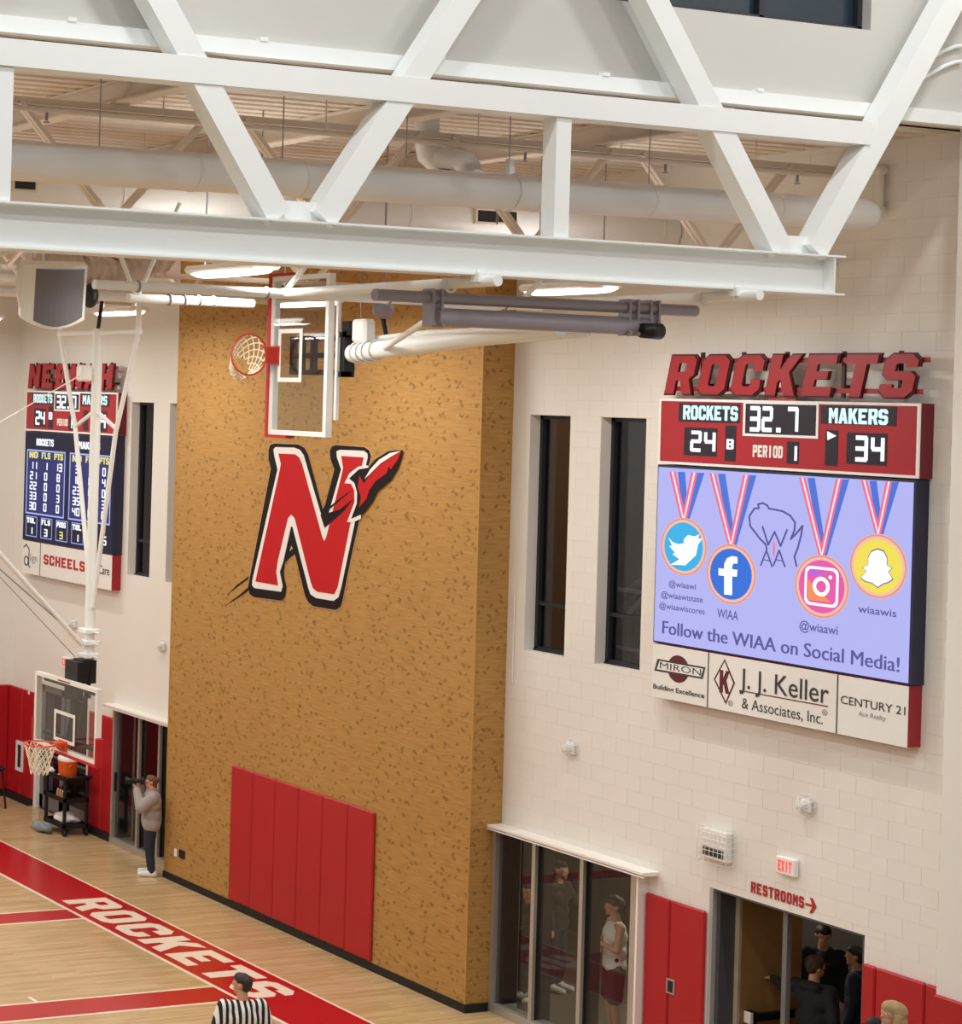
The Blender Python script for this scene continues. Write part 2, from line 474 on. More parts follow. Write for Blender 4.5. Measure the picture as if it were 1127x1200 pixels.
floor = struct(MB().box((-14, -14, -0.2), (XW + 0.02, YF, 0)).build('floor', MATS['floor']))
FLO = floor
def floorfn(u, v, n): return Vector((v, -u, n))          # u along -Y, v along +X
def floor_rect(x0, x1, y0, y1, n, name, m):
    return MB().box((x0, y0, 0.0), (x1, y1, n)).build(name, m, FLO)
floor_rect(15.76, 16.86, 15.5, 35.0, 0.003, 'painted_band', REDPAINT)
floor_rect(15.70, 15.76, 15.5, 35.0, 0.004, 'painted_line', CREAMPAINT)
floor_rect(16.86, 16.905, 15.5, 35.0, 0.004, 'painted_line', CREAMPAINT)
for y0, y1 in ((26.92, 27.44), (22.72, 23.30)):
    floor_rect(9.9, 15.70, y0, y1, 0.003, 'painted_band', REDPAINT)
    floor_rect(9.9, 15.70, y0 - 0.045, y0, 0.004, 'painted_line', CREAMPAINT)
    floor_rect(9.9, 15.70, y1, y1 + 0.045, 0.004, 'painted_line', CREAMPAINT)
xx = Fp(50, 1180).x
floor_rect(xx, xx + 0.05, 23.345, 23.56, 0.004, 'painted_mark', CREAMPAINT)
floor_rect(xx, xx + 0.05, 26.66, 26.875, 0.004, 'painted_mark', CREAMPAINT)
# big ROCKETS on the baseline band
cw = 0.64; x = -27.93
for ch in 'ROCKETS':
    mb = MB()
    for loops in glyph(ch):
        mb.prism([[(x + p[0] / 10 * cw, 15.90 + p[1] / 14 * 0.80) for p in lp] for lp in loops], floorfn, 0.0, 0.006)
    o = mb.build('painted_letter', CREAMPAINT, FLO); o['label'] = 'cream painted letter on the red band'
    x += cw + 0.125

# ---- scoreboard wall, with openings (y0,y1,z0,z1)
def wy(px, py=600): return Wp(px, py, XW).y
wz0, wz1 = Wp(611, 762, XW).z, Wp(640, 486, XW).z
WIN = [(wy(669, 487), wy(621, 485), wz0, wz1), (wy(758, 487), wy(704, 486), wz0, wz1)]
WIN += [(2 * YM - r[1], 2 * YM - r[0], wz0, wz1) for r in WIN]
GZ = 2.50
GLZ = [(Wp(741, 1200, XG).y, WY0 - 0.005, 0.0, GZ), (WY1 + 0.005, Wp(130, 920, XG).y, 0.0, GZ)]
dy1, dy0 = wy(832, 1040), wy(1013, 1093)
DZ = Wp(900, 1061, XW).z
DOR = [(dy0, dy1, 0.0, DZ), (2 * YM - dy1, 2 * YM - dy0, 0.0, DZ)]
OPEN = WIN + GLZ + DOR
def subtract(r, cuts):
    out = [r]
    for c in cuts:
        nxt = []
        for a in out:
            y0, y1, z0, z1 = a
            if c[1] <= y0 or c[0] >= y1 or c[3] <= z0 or c[2] >= z1:
                nxt.append(a); continue
            if c[2] > z0: nxt.append((y0, y1, z0, c[2]))
            if c[3] < z1: nxt.append((y0, y1, c[3], z1))
            lo, hi = max(z0, c[2]), min(z1, c[3])
            if c[0] > y0: nxt.append((y0, c[0], lo, hi))
            if c[1] < y1: nxt.append((c[1], y1, lo, hi))
        out = nxt
    return out
mb = MB()
for y0, y1, z0, z1 in subtract((YN, WY1, 0, ZC + 0.3), OPEN): mb.box((XW + 0.004, y0, z0), (XW + 0.34, y1, z1))
wall_r = struct(mb.build('wall_right', MORTAR))
mb = MB()
for y0, y1, z0, z1 in subtract((WY1, YF + 0.3, 0, ZC + 0.3), OPEN): mb.box((XW, y0, z0), (XW + 0.34, y1, z1))
struct(mb.build('wall_right_far', SMOOTHW))
# concrete blocks on the near stretch
bl, bh, gap = 0.4064, 0.2032, 0.0018
rects = []
row = 0; z = 0.0
while z < ZC:
    y = YN - (bl / 2 if row % 2 else 0)
    while y < WY0:
        a, b = max(y, YN), min(y + bl, WY0)
        if b - a > 0.03:
            for r in subtract((a, b, z, min(z + bh, ZC)), OPEN):
                if r[1] - r[0] > 0.02 and r[3] - r[2] > 0.02: rects.append(r)
        y += bl
    z += bh; row += 1
def hidden(r):
    yc, zc = (r[0] + r[1]) / 2, (r[2] + r[3]) / 2
    if 15.2 < yc < 18.7 and 4.8 < zc < 8.9: return True     # behind the scoreboard
    if zc > 9.1 or zc < 1.2: return True
    if DOR[0][1] < yc < GLZ[0][0] and zc < 2.3: return True
    return False
vis = sorted([r for r in rects if not hidden(r)], key=lambda r: (r[0] + r[1]) / 2 - 0.2 * r[2])[:300]
vs_set = set(vis)
def block_mesh(dy, dz, th=0.006, c=0.001):
    y, z = dy / 2 - gap / 2, dz / 2 - gap / 2
    v = [(0, -y, -z), (0, y, -z), (0, y, z), (0, -y, z), (-th + c, -y, -z), (-th + c, y, -z), (-th + c, y, z), (-th + c, -y, z),
         (-th, -y + c, -z + c), (-th, y - c, -z + c), (-th, y - c, z - c), (-th, -y + c, z - c)]
    f = [(8, 11, 10, 9)]
    for a in (0, 4):
        for i in range(4):
            j = (i + 1) % 4; f.append((a + i, a + 4 + i, a + 4 + j, a + j))
    return v, f
cache = {}
base = wloc(wall_r)
for r in vis:
    key = (round(r[1] - r[0], 3), round(r[3] - r[2], 3))
    if key not in cache:
        v, f = block_mesh(*key); me = bpy.data.meshes.new('block'); me.from_pydata(v, [], f); me.materials.append(WHITEWALL); cache[key] = me
    o = bpy.data.objects.new('block', cache[key]); COL.objects.link(o); o.parent = wall_r
    o.location = Vector((XW + 0.006, (r[0] + r[1]) / 2, (r[2] + r[3]) / 2)) - base
mb = MB()
for r in rects:
    if r in vs_set: continue
    v, f = block_mesh(r[1] - r[0], r[3] - r[2])
    c = Vector((XW + 0.006, (r[0] + r[1]) / 2, (r[2] + r[3]) / 2)); mb.add([Vector(p) + c for p in v], f)
tag(mb.build('block_courses', WHITEWALL, wall_r), kind='stuff')

# ---- flecked wood bump-out
wood = struct(MB().box((XWOOD, WY0, 0.0), (XW + 0.002, WY1, ZC)).build('wall_center', MATS['cork']))
mb = MB()
for y in (WY0 + 0.005, WY1 - 0.005): mb.box((XWOOD - 0.004, y - 0.012, 0.1), (XWOOD + 0.01, y + 0.012, ZC))
mb.build('corner_trim', mat('ochre_corner_trim', 'b98a44', 0.5), wood)
bb = MB(); bb.box((XWOOD - 0.022, WY0 - 0.02, 0), (XWOOD, WY1 + 0.01, 0.115)); bb.box((XWOOD, WY0 - 0.022, 0), (XW, WY0, 0.115))
struct(bb.build('baseboard_center', BLACKRUB))
bb = MB()
for a, b in ((GLZ[1][1] + 0.06, DOR[1][0] - 0.05), (DOR[1][1] + 0.05, YF)): bb.box((XW - 0.125, a, 0), (XW, b, 0.12))
struct(bb.build('baseboard_right', BLACKRUB))

# ---- end wall and jog towards the camera
struct(MB().box((-14, YF, 0), (XW + 0.34, YF + 0.3, ZC + 0.3)).build('wall_far', SMOOTHW))
struct(MB().box((-14, YF - 0.11, 0), (XW - 0.05, YF, 0.12)).build('baseboard_far', BLACKRUB))
struct(MB().box((XW - 0.25, 7.0, 0), (XW + 0.34, YN, 16.0)).build('wall_near', SMOOTHW))

# ---- corridor behind the wall
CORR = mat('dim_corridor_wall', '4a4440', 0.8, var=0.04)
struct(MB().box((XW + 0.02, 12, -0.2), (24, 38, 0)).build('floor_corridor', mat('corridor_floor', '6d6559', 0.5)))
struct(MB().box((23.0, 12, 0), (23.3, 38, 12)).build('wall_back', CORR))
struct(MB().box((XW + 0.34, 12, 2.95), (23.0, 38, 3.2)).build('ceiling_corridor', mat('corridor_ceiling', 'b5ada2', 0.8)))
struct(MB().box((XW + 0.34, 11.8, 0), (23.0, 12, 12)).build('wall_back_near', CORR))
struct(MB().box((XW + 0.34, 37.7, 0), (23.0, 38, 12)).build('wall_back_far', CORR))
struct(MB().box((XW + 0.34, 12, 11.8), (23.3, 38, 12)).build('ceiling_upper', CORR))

# ---- low roof: fluted deck and beams
mb = MB(); y = 14.62; P = 0.25; pr = []
while y < YF + 0.2:
    for dy, dz in ((0, 0), (0.13, 0), (0.155, 0.055), (0.225, 0.055)): pr.append((y + dy, ZC + dz))
    y += P
vs = []; fs = []
for (yy, zz) in pr: vs += [(-10, yy, zz), (XW + 0.3, yy, zz)]
for i in range(len(pr) - 1): fs.append((2 * i, 2 * i + 2, 2 * i + 3, 2 * i + 1))
mb.add(vs, fs)
deck = struct(mb.build('ceiling', DECK))
struct(MB().box((-10, 14.85, ZC + 0.07), (XW + 0.3, YF + 0.3, ZC + 0.3)).build('ceiling_roof_slab', DECK))
for X in (-3.2, 0.0, 3.2, 6.6, 9.75, 12.75, 15.6):
    mb = MB(); mb.box((X - 0.10, 14.8, ZC - 0.022), (X + 0.10, YF, ZC - 0.002)); mb.box((X - 0.012, 14.8, ZC - 0.20), (X + 0.012, YF, ZC - 0.02)); mb.box((X - 0.10, 14.8, ZC - 0.22), (X + 0.10, YF, ZC - 0.20))
    mb.build('roof_beam', BEIGESTEEL, deck)

# ---- clerestory above the near truss
CL = 14.66
q0, q1 = Yp(800, 11, CL), Yp(1020, 34, CL)
cw0, cw1, cz0 = Yp(700, 0, CL).x, q1.x, (q0.z + q1.z) / 2
mb = MB()
for x0, x1, z0, z1 in subtract((-14, XW + 0.3, 11.24, 17), [(cw0, cw1, cz0, 14.2)]): mb.box((x0, CL, z0), (x1, CL + 0.3, z1))
clere = struct(mb.build('wall_upper', CLERE))
w5 = struct(MB().box((cw0, CL + 0.16, cz0), (cw1, CL + 0.175, 14.2)).build('window_5', mat('night_sky_glass', '20303c', 0.08, var=0)))
mb = MB()
for x in (cw0 + 0.03, Yp(892, 20, CL + 0.1).x, cw1 - 0.03): mb.box((x - 0.03, CL + 0.10, cz0), (x + 0.03, CL + 0.155, 14.2))
mb.box((cw0, CL + 0.10, cz0), (cw1, CL + 0.155, cz0 + 0.05))
mb.build('window_frame', DARKALU, w5)

# ---- storefront glazing, slot windows, doors
def slot_window(n, r):
    y0, y1, z0, z1 = r
    root = struct(MB().box((XW + 0.225, y0 + 0.05, z0 + 0.05), (XW + 0.235, y1 - 0.05, z1 - 0.05)).build('window_%d' % n, DARKGL))
    mb = MB(); a, b = XW + 0.17, XW + 0.30
    mb.box((a, y0, z0), (b, y0 + 0.05, z1)); mb.box((a, y1 - 0.06, z0), (b, y1, z1))
    mb.box((a, y0, z1 - 0.06), (b, y1, z1)); mb.box((a, y0, z0), (b, y1, z0 + 0.06)); mb.box((a - 0.02, y0, z0), (a + 0.04, y1, z0 + 0.03))
    mb.build('window_frame', DARKALU, root)
    MB().box((a + 0.01, y0 + 0.05, wz0 + 0.62), (b, y1 - 0.06, wz0 + 0.67)).build('transom', DARKALU, root)
    mb = MB(); t = 0.008
    mb.box((XW + 0.002, y1 - t, z0), (XW + 0.17, y1, z1)); mb.box((XW + 0.002, y0, z0), (XW + 0.17, y1, z0 + t)); mb.box((XW + 0.002, y0, z0), (XW + 0.17, y0 + t, z1)); mb.box((XW + 0.002, y0, z1 - t), (XW + 0.17, y1, z1))
    mb.build('reveal_lining', SMOOTHW, root)
for i, r in enumerate(WIN): slot_window(i + 1, r)

def storefront(n, r, mull, mirrored=False):
    y0, y1, z0, z1 = r; a, b = XG, XW + 0.06
    mb = MB()
    mb.box((a, y0, 0.10), (b, y0 + 0.09, z1)); mb.box((a, y1 - 0.06, 0.10), (b, y1, z1)); mb.box((a, y0, z1 - 0.05), (b, y1, z1)); mb.box((a - 0.01, y0, 0.0), (b, y1, 0.12))
    root = struct(mb.build('window_%d' % n, ALU))
    edges = [y0 + 0.09] + list(mull) + [y1 - 0.06]
    for m in mull:
        MB().box((a, m - 0.03, 0.10), (a + 0.05, m + 0.03, z1 - 0.05)).build('mullion', ALU, root)
        MB().box((a + 0.05, m - 0.03, 0.10), (b + 0.1, m + 0.03, z1 - 0.05)).build('mullion_fin', DARKALU, root)
    for k in range(len(edges) - 1):
        MB().box((a + 0.07, edges[k] + (0.03 if k else 0), 0.12), (a + 0.078, edges[k + 1] - (0.03 if k < len(edges) - 2 else 0), z1 - 0.05)).build('pane', GLASS, root)
    MB().box((a + 0.12, y1 - 0.14, 0.12), (b + 0.15, y1 - 0.065, z1 - 0.05)).build('jamb_post', DARKALU, root)
    lo, hi = (y0 - 0.2, y1) if not mirrored else (y0, y1 + 0.2)
    mb = MB(); mb.box((a - 0.10, lo, z1), (XW + 0.02, hi, z1 + 0.045)); mb.box((a - 0.10, lo, z1 - 0.02), (a - 0.085, hi, z1 + 0.01))
    mb.build('header_ledge', WHITEPAINT, root)
    mb = MB(); mb.box((a + 0.0, y0 - 0.03, 0), (XW + 0.01, y0, z1)); mb.build('edge_post', WHITEPAINT, root)
    return root
m1 = Wp(625, 1060, XG + 0.02).y; m2 = Wp(681, 1080, XG + 0.02).y
storefront(6, GLZ[0], (m2, m1))
gl = storefront(7, GLZ[1], (Wp(162, 920, XG + 0.02).y, Wp(186, 920, XG + 0.02).y), True)
MB().box((XG - 0.06, GLZ[1][1] - 0.25, 1.0), (XG - 0.03, GLZ[1][1] - 0.21, 1.35)).build('door_pull', BLACKMET, gl)

# near double door: frame, one leaf swung in, mullion
y0, y1, z0, z1 = DOR[0]
DFR = mat('grey_door_frame', '55565c', 0.45, metal=0.2, var=0.05)
mb = MB(); a, b = XW + 0.0, XW + 0.36
mb.box((a, y0, 0), (b, y0 + 0.02, z1)); mb.box((a, y0, z1 - 0.02), (b, y1, z1))
d1 = struct(mb.build('door_1', DFR))
MB().box((a - 0.005, y1 - 0.05, 0), (a + 0.06, y1, z1)).build('jamb', mat('pale_jamb', 'a9a7a4', 0.5), d1)
MB().box((a + 0.06, y1 - 0.10, 0), (a + 0.30, y1, z1)).build('jamb_reveal', DFR, d1)
ym = Wp(922, 1120, XW + 0.1).y
MB().box((a + 0.06, ym - 0.03, 0), (a + 0.13, ym + 0.03, z1 - 0.02)).build('mullion', mat('grey_mullion', '6b6a6a', 0.5), d1)
LEAF = mat('tan_wood_door', '9c7648', 0.45, var=0.10, vscale=3)
lf = MB().box((a + 0.34, y1 - 0.16, 0.02), (a + 1.30, y1 - 0.11, z1 - 0.07)).build('door_leaf', LEAF, d1)
MB().box((a + 0.36, y1 - 0.165, 0.05), (a + 1.28, y1 - 0.16, 0.78)).build('kick_plate', mat('dark_kick_plate', '2c2622', 0.4, metal=0.3), lf)
mb = MB(); mb.box((a + 0.45, y1 - 0.24, 0.98), (a + 1.22, y1 - 0.19, 1.07)); mb.box((a + 0.42, y1 - 0.25, 0.96), (a + 0.52, y1 - 0.16, 1.10))
mb.build('push_bar', BLACKMET, lf)
MB().cbox((a + 0.40, y1 - 0.255, 0.96), (a + 0.46, y1 - 0.16, 1.10), 0.01).build('bar_end', WHITEPL, lf)
mb = MB(); mb.box((a + 0.30, y1 - 0.16, 0.02), (a + 0.34, y1 - 0.10, z1 - 0.06)); mb.build('hinge_edge', mat('worn_hinge_edge', 'b9ab98', 0.6, var=0.2), lf)
mb = MB(); mb.box((a + 0.8, y1 - 0.24, 2.30), (a + 1.1, y1 - 0.16, 2.38)); mb.bar((a + 0.85, y1 - 0.26, 2.38), (a + 0.45, y1 - 0.3, 2.46), 0.03, 0.02)
mb.build('door_closer', BLACKMET, lf)
# opposite leaf, opened flat against the near side
MB().box((a + 0.36, y0 + 0.06, 0.02), (a + 1.3, y0 + 0.11, z1 - 0.07)).build('door_leaf', LEAF, d1)

# far double door
y0, y1, z0, z1 = DOR[1]
mb = MB(); mb.box((a - 0.02, y0, 0), (b, y0 + 0.07, z1)); mb.box((a - 0.02, y1 - 0.09, 0), (b, y1, z1)); mb.box((a - 0.02, y0, z1 - 0.07), (b, y1, z1))
d2 = struct(mb.build('door_2', WHITEPAINT))
ymid = (y0 + y1) / 2
for ya, yb in ((y0 + 0.08, ymid - 0.03), (ymid + 0.03, y1 - 0.10)):
    mb = MB(); q = 0.13
    mb.box((a + 0.06, ya, 0.03), (a + 0.11, ya + q, z1 - 0.08)); mb.box((a + 0.06, yb - q, 0.03), (a + 0.11, yb, z1 - 0.08))
    mb.box((a + 0.06, ya, z1 - 0.22), (a + 0.11, yb, z1 - 0.08)); mb.box((a + 0.06, ya, 0.03), (a + 0.11, yb, 0.28)); mb.box((a + 0.06, ya, 1.0), (a + 0.11, yb, 1.12))
    lf = mb.build('door_leaf', mat('grey_door_rail', '7d7c80', 0.45, metal=0.3), d2)
    MB().box((a + 0.08, ya + q, 0.28), (a + 0.088, yb - q, z1 - 0.22)).build('pane', DARKGL, lf)
    MB().box((a + 0.0, ya + 0.06, 1.03), (a + 0.05, yb - 0.06, 1.09)).build('push_bar', BLACKMET, lf)

# ================================================================== ROOF STEEL AND DUCTS
YT = 14.43
tr = thing('roof_truss', (11.0, YT, 9.395), 'white painted steel roof truss with I-beam bottom chord below the grey clerestory wall', 'truss')
mb = MB(); e = 16.62
mb.box((-13, YT - 0.15, 9.395), (e, YT + 0.15, 9.413)); mb.box((-13, YT - 0.15, 9.765), (e, YT + 0.15, 9.783)); mb.box((-13, YT - 0.008, 9.413), (e - 0.12, YT + 0.008, 9.765))
mb.box((e - 0.135, YT - 0.14, 9.413), (e - 0.12, YT + 0.14, 9.765))
mb.build('bottom_chord', STEEL, tr)
MB().box((-13, YT - 0.11, 10.895), (16.95, YT + 0.11, 11.12)).build('middle_chord', STEEL, tr)
MB().box((-13, YT - 0.11, 14.6), (XW - 0.26, YT + 0.11, 14.83)).build('top_chord', STEEL, tr)
def tdiag(b, t):
    p0 = Yp(*b, YT); p1 = Yp(*t, YT); d = (p1 - p0)
    p1 = p0 + d * ((14.65 - p0.z) / d.z)
    p0 = p0 + d.normalized() * 0.075
    MB().bar(p0, p1, 0.195, 0.24, up=(1, 0, 0.3) if d.x < 0 else (-1, 0, 0.3)).build('diagonal', STEEL, tr)
tdiag((325, 264), (190, 16)); tdiag((368, 266), (529, 16))
tdiag((912, 301), (768, 16)); tdiag((944, 303), (1102, 16))
tdiag((-240, 232), (-85, -15)); tdiag((-280, 232), (-420, -15))
for x in (653, -2):
    p = Yp(x, 150, YT); MB().box((p.x - 0.085, YT - 0.085, 9.783), (p.x + 0.085, YT + 0.085, 10.895)).build('post', STEEL, tr)
for x in (345, 928):
    p = Yp(x, 258, YT); MB().box((p.x - 0.30, YT - 0.01, 9.783), (p.x + 0.30, YT + 0.01, 9.96)).build('gusset', STEEL, tr)
# ledge at the foot of the clerestory
led = struct(MB().box((-13, 14.54, 11.215), (XW - 0.26, 14.66, 11.355)).build('trim_1', STEEL))
for k in range(6): MB().box((6.2 + k * 1.9, 14.53, 11.355), (6.28 + k * 1.9, 14.59, 11.39)).build('clip', STEEL, led)
# bent conduits on the clerestory
mb = MB()
for dz in (0, 0.16):
    mb.tube([Yp(1062, 102, 14.63) + Vector((0, 0, dz)), Yp(1105, 78, 14.63) + Vector((0, 0, dz)), Yp(1118, 73, 14.63) + Vector((0, 0, dz)), Yp(1126, 72, 14.63) + Vector((0, 0, dz))], 0.022, 8)
tag(mb.build('conduit', STEEL), 'pair of thin white bent conduits on the grey clerestory wall', 'conduit')

# ---- main white duct
YD = 15.55
def dx(px): return Yp(px, 215, YD).x
def duct_c(x): return 10.285 + (x - 8.14) / 10.0 * 0.085
prof = []
steps = [(-10, 0.180), (dx(225), 0.180), (dx(248), 0.177), (dx(350), 0.177), (dx(362), 0.175), (dx(612), 0.175), (dx(640), 0.172), (18.28, 0.170)]
dk = thing('round_duct', (11, YD, 10.05), 'long round white air duct with stepped reducers hung behind the white truss', 'duct')
R_ = []
for x, r in steps + [(18.38, 0.155), (18.45, 0.115), (18.48, 0.05)]:
    c = Vector((x, YD, duct_c(x)))
    R_.append([c + Vector((0, math.cos(2 * math.pi * k / 28) * r, math.sin(2 * math.pi * k / 28) * r)) for k in range(28)])
MB().rings(R_).build('duct_body', DUCT, dk)
for px, r in ((225, 0.181), (350, 0.178), (625, 0.176), (757, 0.173), (905, 0.172)):
    x = dx(px); MB().lathe((x - 0.02, YD, duct_c(x)), (1, 0, 0.02), [(0, r - 0.01), (0, r + 0.004), (0.03, r + 0.004), (0.03, r - 0.01)], 28, False).build('duct_seam', DUCT, dk)
for px in (115, 330, 475, 596, 760):
    x = dx(px); MB().tube([(x, YD, duct_c(x) + 0.15), (x, YD, ZC)], 0.006, 6).build('hanger_rod', GREYMET, dk)
x = dx(597); c = duct_c(x)
mb = MB(); mb.torus((x, YD, c), (0, 1, 0), (0, 0, 1), 0.18, 0.012, 24, 6); mb.box((x - 0.03, YD - 0.03, c + 0.17), (x + 0.03, YD + 0.03, c + 0.33)); mb.build('strap', STEEL, dk)
xb = dx(520)
def arc(c, u, v, r, n=6): return [Vector(c) + Vector(u) * (r * math.cos(math.pi / 2 * i / n)) + Vector(v) * (r * math.sin(math.pi / 2 * i / n)) for i in range(n + 1)]
x0 = Yp(500, 160, 16.6).x
e1 = Yp(545, 172, 15.9)
path = [(x0, 16.6, ZC), (x0, 16.6, 10.95), (x0 + 0.02, 16.58, 10.80), (x0 + 0.1, 16.5, 10.70), (x0 + 0.25, 16.38, 10.66), (e1.x - 0.15, 16.0, 10.68), (e1.x, 15.88, 10.66), (e1.x + 0.02, 15.78, 10.43), (e1.x - 0.12, 15.6, 10.42), (e1.x - 0.2, 15.55, 10.32)]
MB().tube(path, 0.125, 16).build('branch_duct', DUCT, dk)

# ---- second, larger duct behind
Y2 = 18.85
d2k = thing('large_round_duct', (9, Y2, 10.17), 'larger cream round duct with dark registers running behind the white duct', 'duct')
MB().lathe((-10, Y2, 10.43), (1, 0, 0), [(0, 0.26), (28.93, 0.26)], 28).build('duct_body', DUCT, d2k)
for px in (130, 226, 335, 465, 760, 848):
    x = Yp(px, 250, Y2).x; MB().lathe((x, Y2, 10.43), (1, 0, 0), [(0, 0.25), (0, 0.265), (0.03, 0.265), (0.03, 0.25)], 28, False).build('duct_seam', DUCT, d2k)
for a, b, yy in ((558, 579, 253), (582, 603, 254), (16, 40, 214)):
    p = Yp(a, yy, Y2 - 0.26); q = Yp(b, yy, Y2 - 0.26)
    o = MB().box((p.x - 0.03, Y2 - 0.29, p.z - 0.09), (q.x + 0.03, Y2 - 0.2, p.z + 0.09)).build('register', BEIGESTEEL, d2k)
    MB().box((p.x, Y2 - 0.295, p.z - 0.065), (q.x, Y2 - 0.289, p.z + 0.065)).build('grille', BLACK, o)

# ---- open-web joists of the low roof
def joist(Y, x_first, label, pitch=2.5):
    j = thing('roof_joist', (9, Y, 9.9), label, 'truss', 'open web joists of the low roof')
    for nm, z in (('top_chord', 10.94), ('bottom_chord', 9.90)):
        mb = MB()
        for s in (-1, 1): mb.box((-9, Y + s * 0.06 - 0.004 * s, z), (XW, Y + s * 0.012, z + 0.008)); mb.box((-9, Y + s * 0.012, z), (XW, Y + s * 0.02, z + 0.075))
        mb.build(nm, BEIGESTEEL, j)
    k = 0; x = x_first
    while x < XW - 1.0:
        for s in (-1, 1):
            if x > 4 and k < 16:
                for off in (-0.03, 0.03):
                    MB().bar((x + s * 0.06, Y + off, 9.94), (x + s * pitch * 0.42, Y + off, 10.98), 0.05, 0.045).build('web_member', BEIGESTEEL, j)
        x += pitch; k += 1
    return j
for Y, xf, lb in ((16.45, 2.2, 'cream open-web roof joist between the two round ducts'), (20.4, 2.8, 'cream open-web roof joist just past the larger cream duct'),
                  (23.9, 2.4, 'cream open-web roof joist above the middle of the flecked wood wall'), (27.6, 2.7, 'cream open-web roof joist over the lowered backboard'), (31.4, 2.1, 'cream open-web roof joist nearest the end wall')):
    joist(Y, xf, lb)
# sprinkler pipes
for Y, z, lb in ((16.15, 10.86, 'thin cream sprinkler pipe along the deck behind the white duct'), (19.5, 10.9, 'thin cream sprinkler pipe along the deck past the larger duct'), (21.9, 10.9, 'thin cream sprinkler pipe along the deck over the wood wall')):
    sp = thing('sprinkler_pipe', (9, Y, z), lb, 'pipe', 'sprinkler pipes under the deck')
    MB().tube([(-5, Y, z), (XW - 0.25, Y, z)], 0.028, 8).build('pipe', BEIGESTEEL, sp)
    for k in range(6):
        x = 8.2 + k * 1.85
        MB().tube([(x, Y, z), (x, Y, ZC)], 0.007, 6).build('hanger', BEIGESTEEL, sp)
        mb = MB(); mb.tube([(x + 0.6, Y, z), (x + 0.6, Y, z - 0.10)], 0.015, 6); mb.lathe((x + 0.6, Y, z - 0.12), (0, 0, 1), [(0, 0.03), (0.01, 0.03)], 10); mb.build('sprinkler_head', GREYMET, sp)
# riser on the wall
p = Wp(1031, 225, XW - 0.06)
rs = thing('pipe_riser', (XW - 0.06, p.y, 10.55), 'tan painted pipe riser on the block wall past the duct end', 'pipe')
mb = MB(); z0, z1 = Wp(1031, 246, XW - 0.06).z, Wp(1031, 200, XW - 0.06).z
mb.tube([(XW - 0.06, p.y, z0), (XW - 0.06, p.y, z1)], 0.04, 10); mb.build('pipe', WHITEWALL, rs)
for z in (z0, z1):
    mb = MB(); mb.ell((XW - 0.06, p.y, z), (0.065, 0.065, 0.06)); mb.tube([(XW - 0.06, p.y, z), (XW - 0.06, p.y + 0.18, z)], 0.04, 10); mb.tube([(XW - 0.06, p.y, z), (XW, p.y, z)], 0.05, 10); mb.build('elbow', WHITEWALL, rs)

# ================================================================== LAMPS
def highbay(X, Y, label):
    r = thing('high_bay_lamp', (X, Y, 9.5), label, 'lamp', 'high bay lamps of the low roof')
    L_ = 0.64
    MB().cbox((X - 0.19, Y - L_, 9.575), (X + 0.19, Y + L_, 9.66), 0.03).build('housing', WHITEPL, r)
    rg = []
    for y, k in ((Y - L_ + 0.01, 0.35), (Y - L_ + 0.12, 0.9), (Y - L_ + 0.3, 1), (Y + L_ - 0.3, 1), (Y + L_ - 0.12, 0.9), (Y + L_ - 0.01, 0.35)):
        rg.append([Vector((X + 0.17 * k * math.cos(t) * (1 if k > .5 else 1.6), y, 9.575 + 0.05 * k * math.sin(t))) for t in [math.pi + math.pi * i / 10 for i in range(11)]])
    MB().rings(rg, caps=True).build('lens', LENS, r)
    for y in (Y - 0.5, Y + 0.5): MB().tube([(X, y, 9.66), (X, y, ZC)], 0.008, 6).build('hanger', GREYMET, r)
    l = bpy.data.lights.new('lamp_light', 'AREA'); l.shape = 'RECTANGLE'; l.size = 0.36; l.size_y = 1.4; l.energy = LAMP_W; l.color = (1.0, 0.985, 0.94)
    o = bpy.data.objects.new('lamp_light', l); COL.objects.link(o); o.parent = r; o.location = (0, 0, -0.005)
    l2 = bpy.data.lights.new('deck_fill_light', 'AREA'); l2.shape = 'RECTANGLE'; l2.size = 0.3; l2.size_y = 1.2; l2.energy = LAMP_W * 0.14; l2.color = (1.0, 0.985, 0.94)  # extra upward light, added to brighten the roof deck
    o = bpy.data.objects.new('deck_fill_light', l2); COL.objects.link(o); o.parent = r; o.location = (0, 0, 0.17); o.rotation_euler = (math.pi, 0, 0)
    return r
rowname = {17.85: 'nearest the white truss', 22.8: 'before the wood wall', 27.75: 'beside the lowered backstop', 32.7: 'towards the end wall'}
colname = {16.55: 'by the scoreboard wall', 12.0: 'second row off the scoreboard wall', 7.45: 'third row out', 2.9: 'fourth row out', -1.65: 'fifth row out'}
for Y in rowname:
    for X in colname:
        highbay(X, Y, 'lit linear high-bay %s, %s' % (colname[X], rowname[Y]))
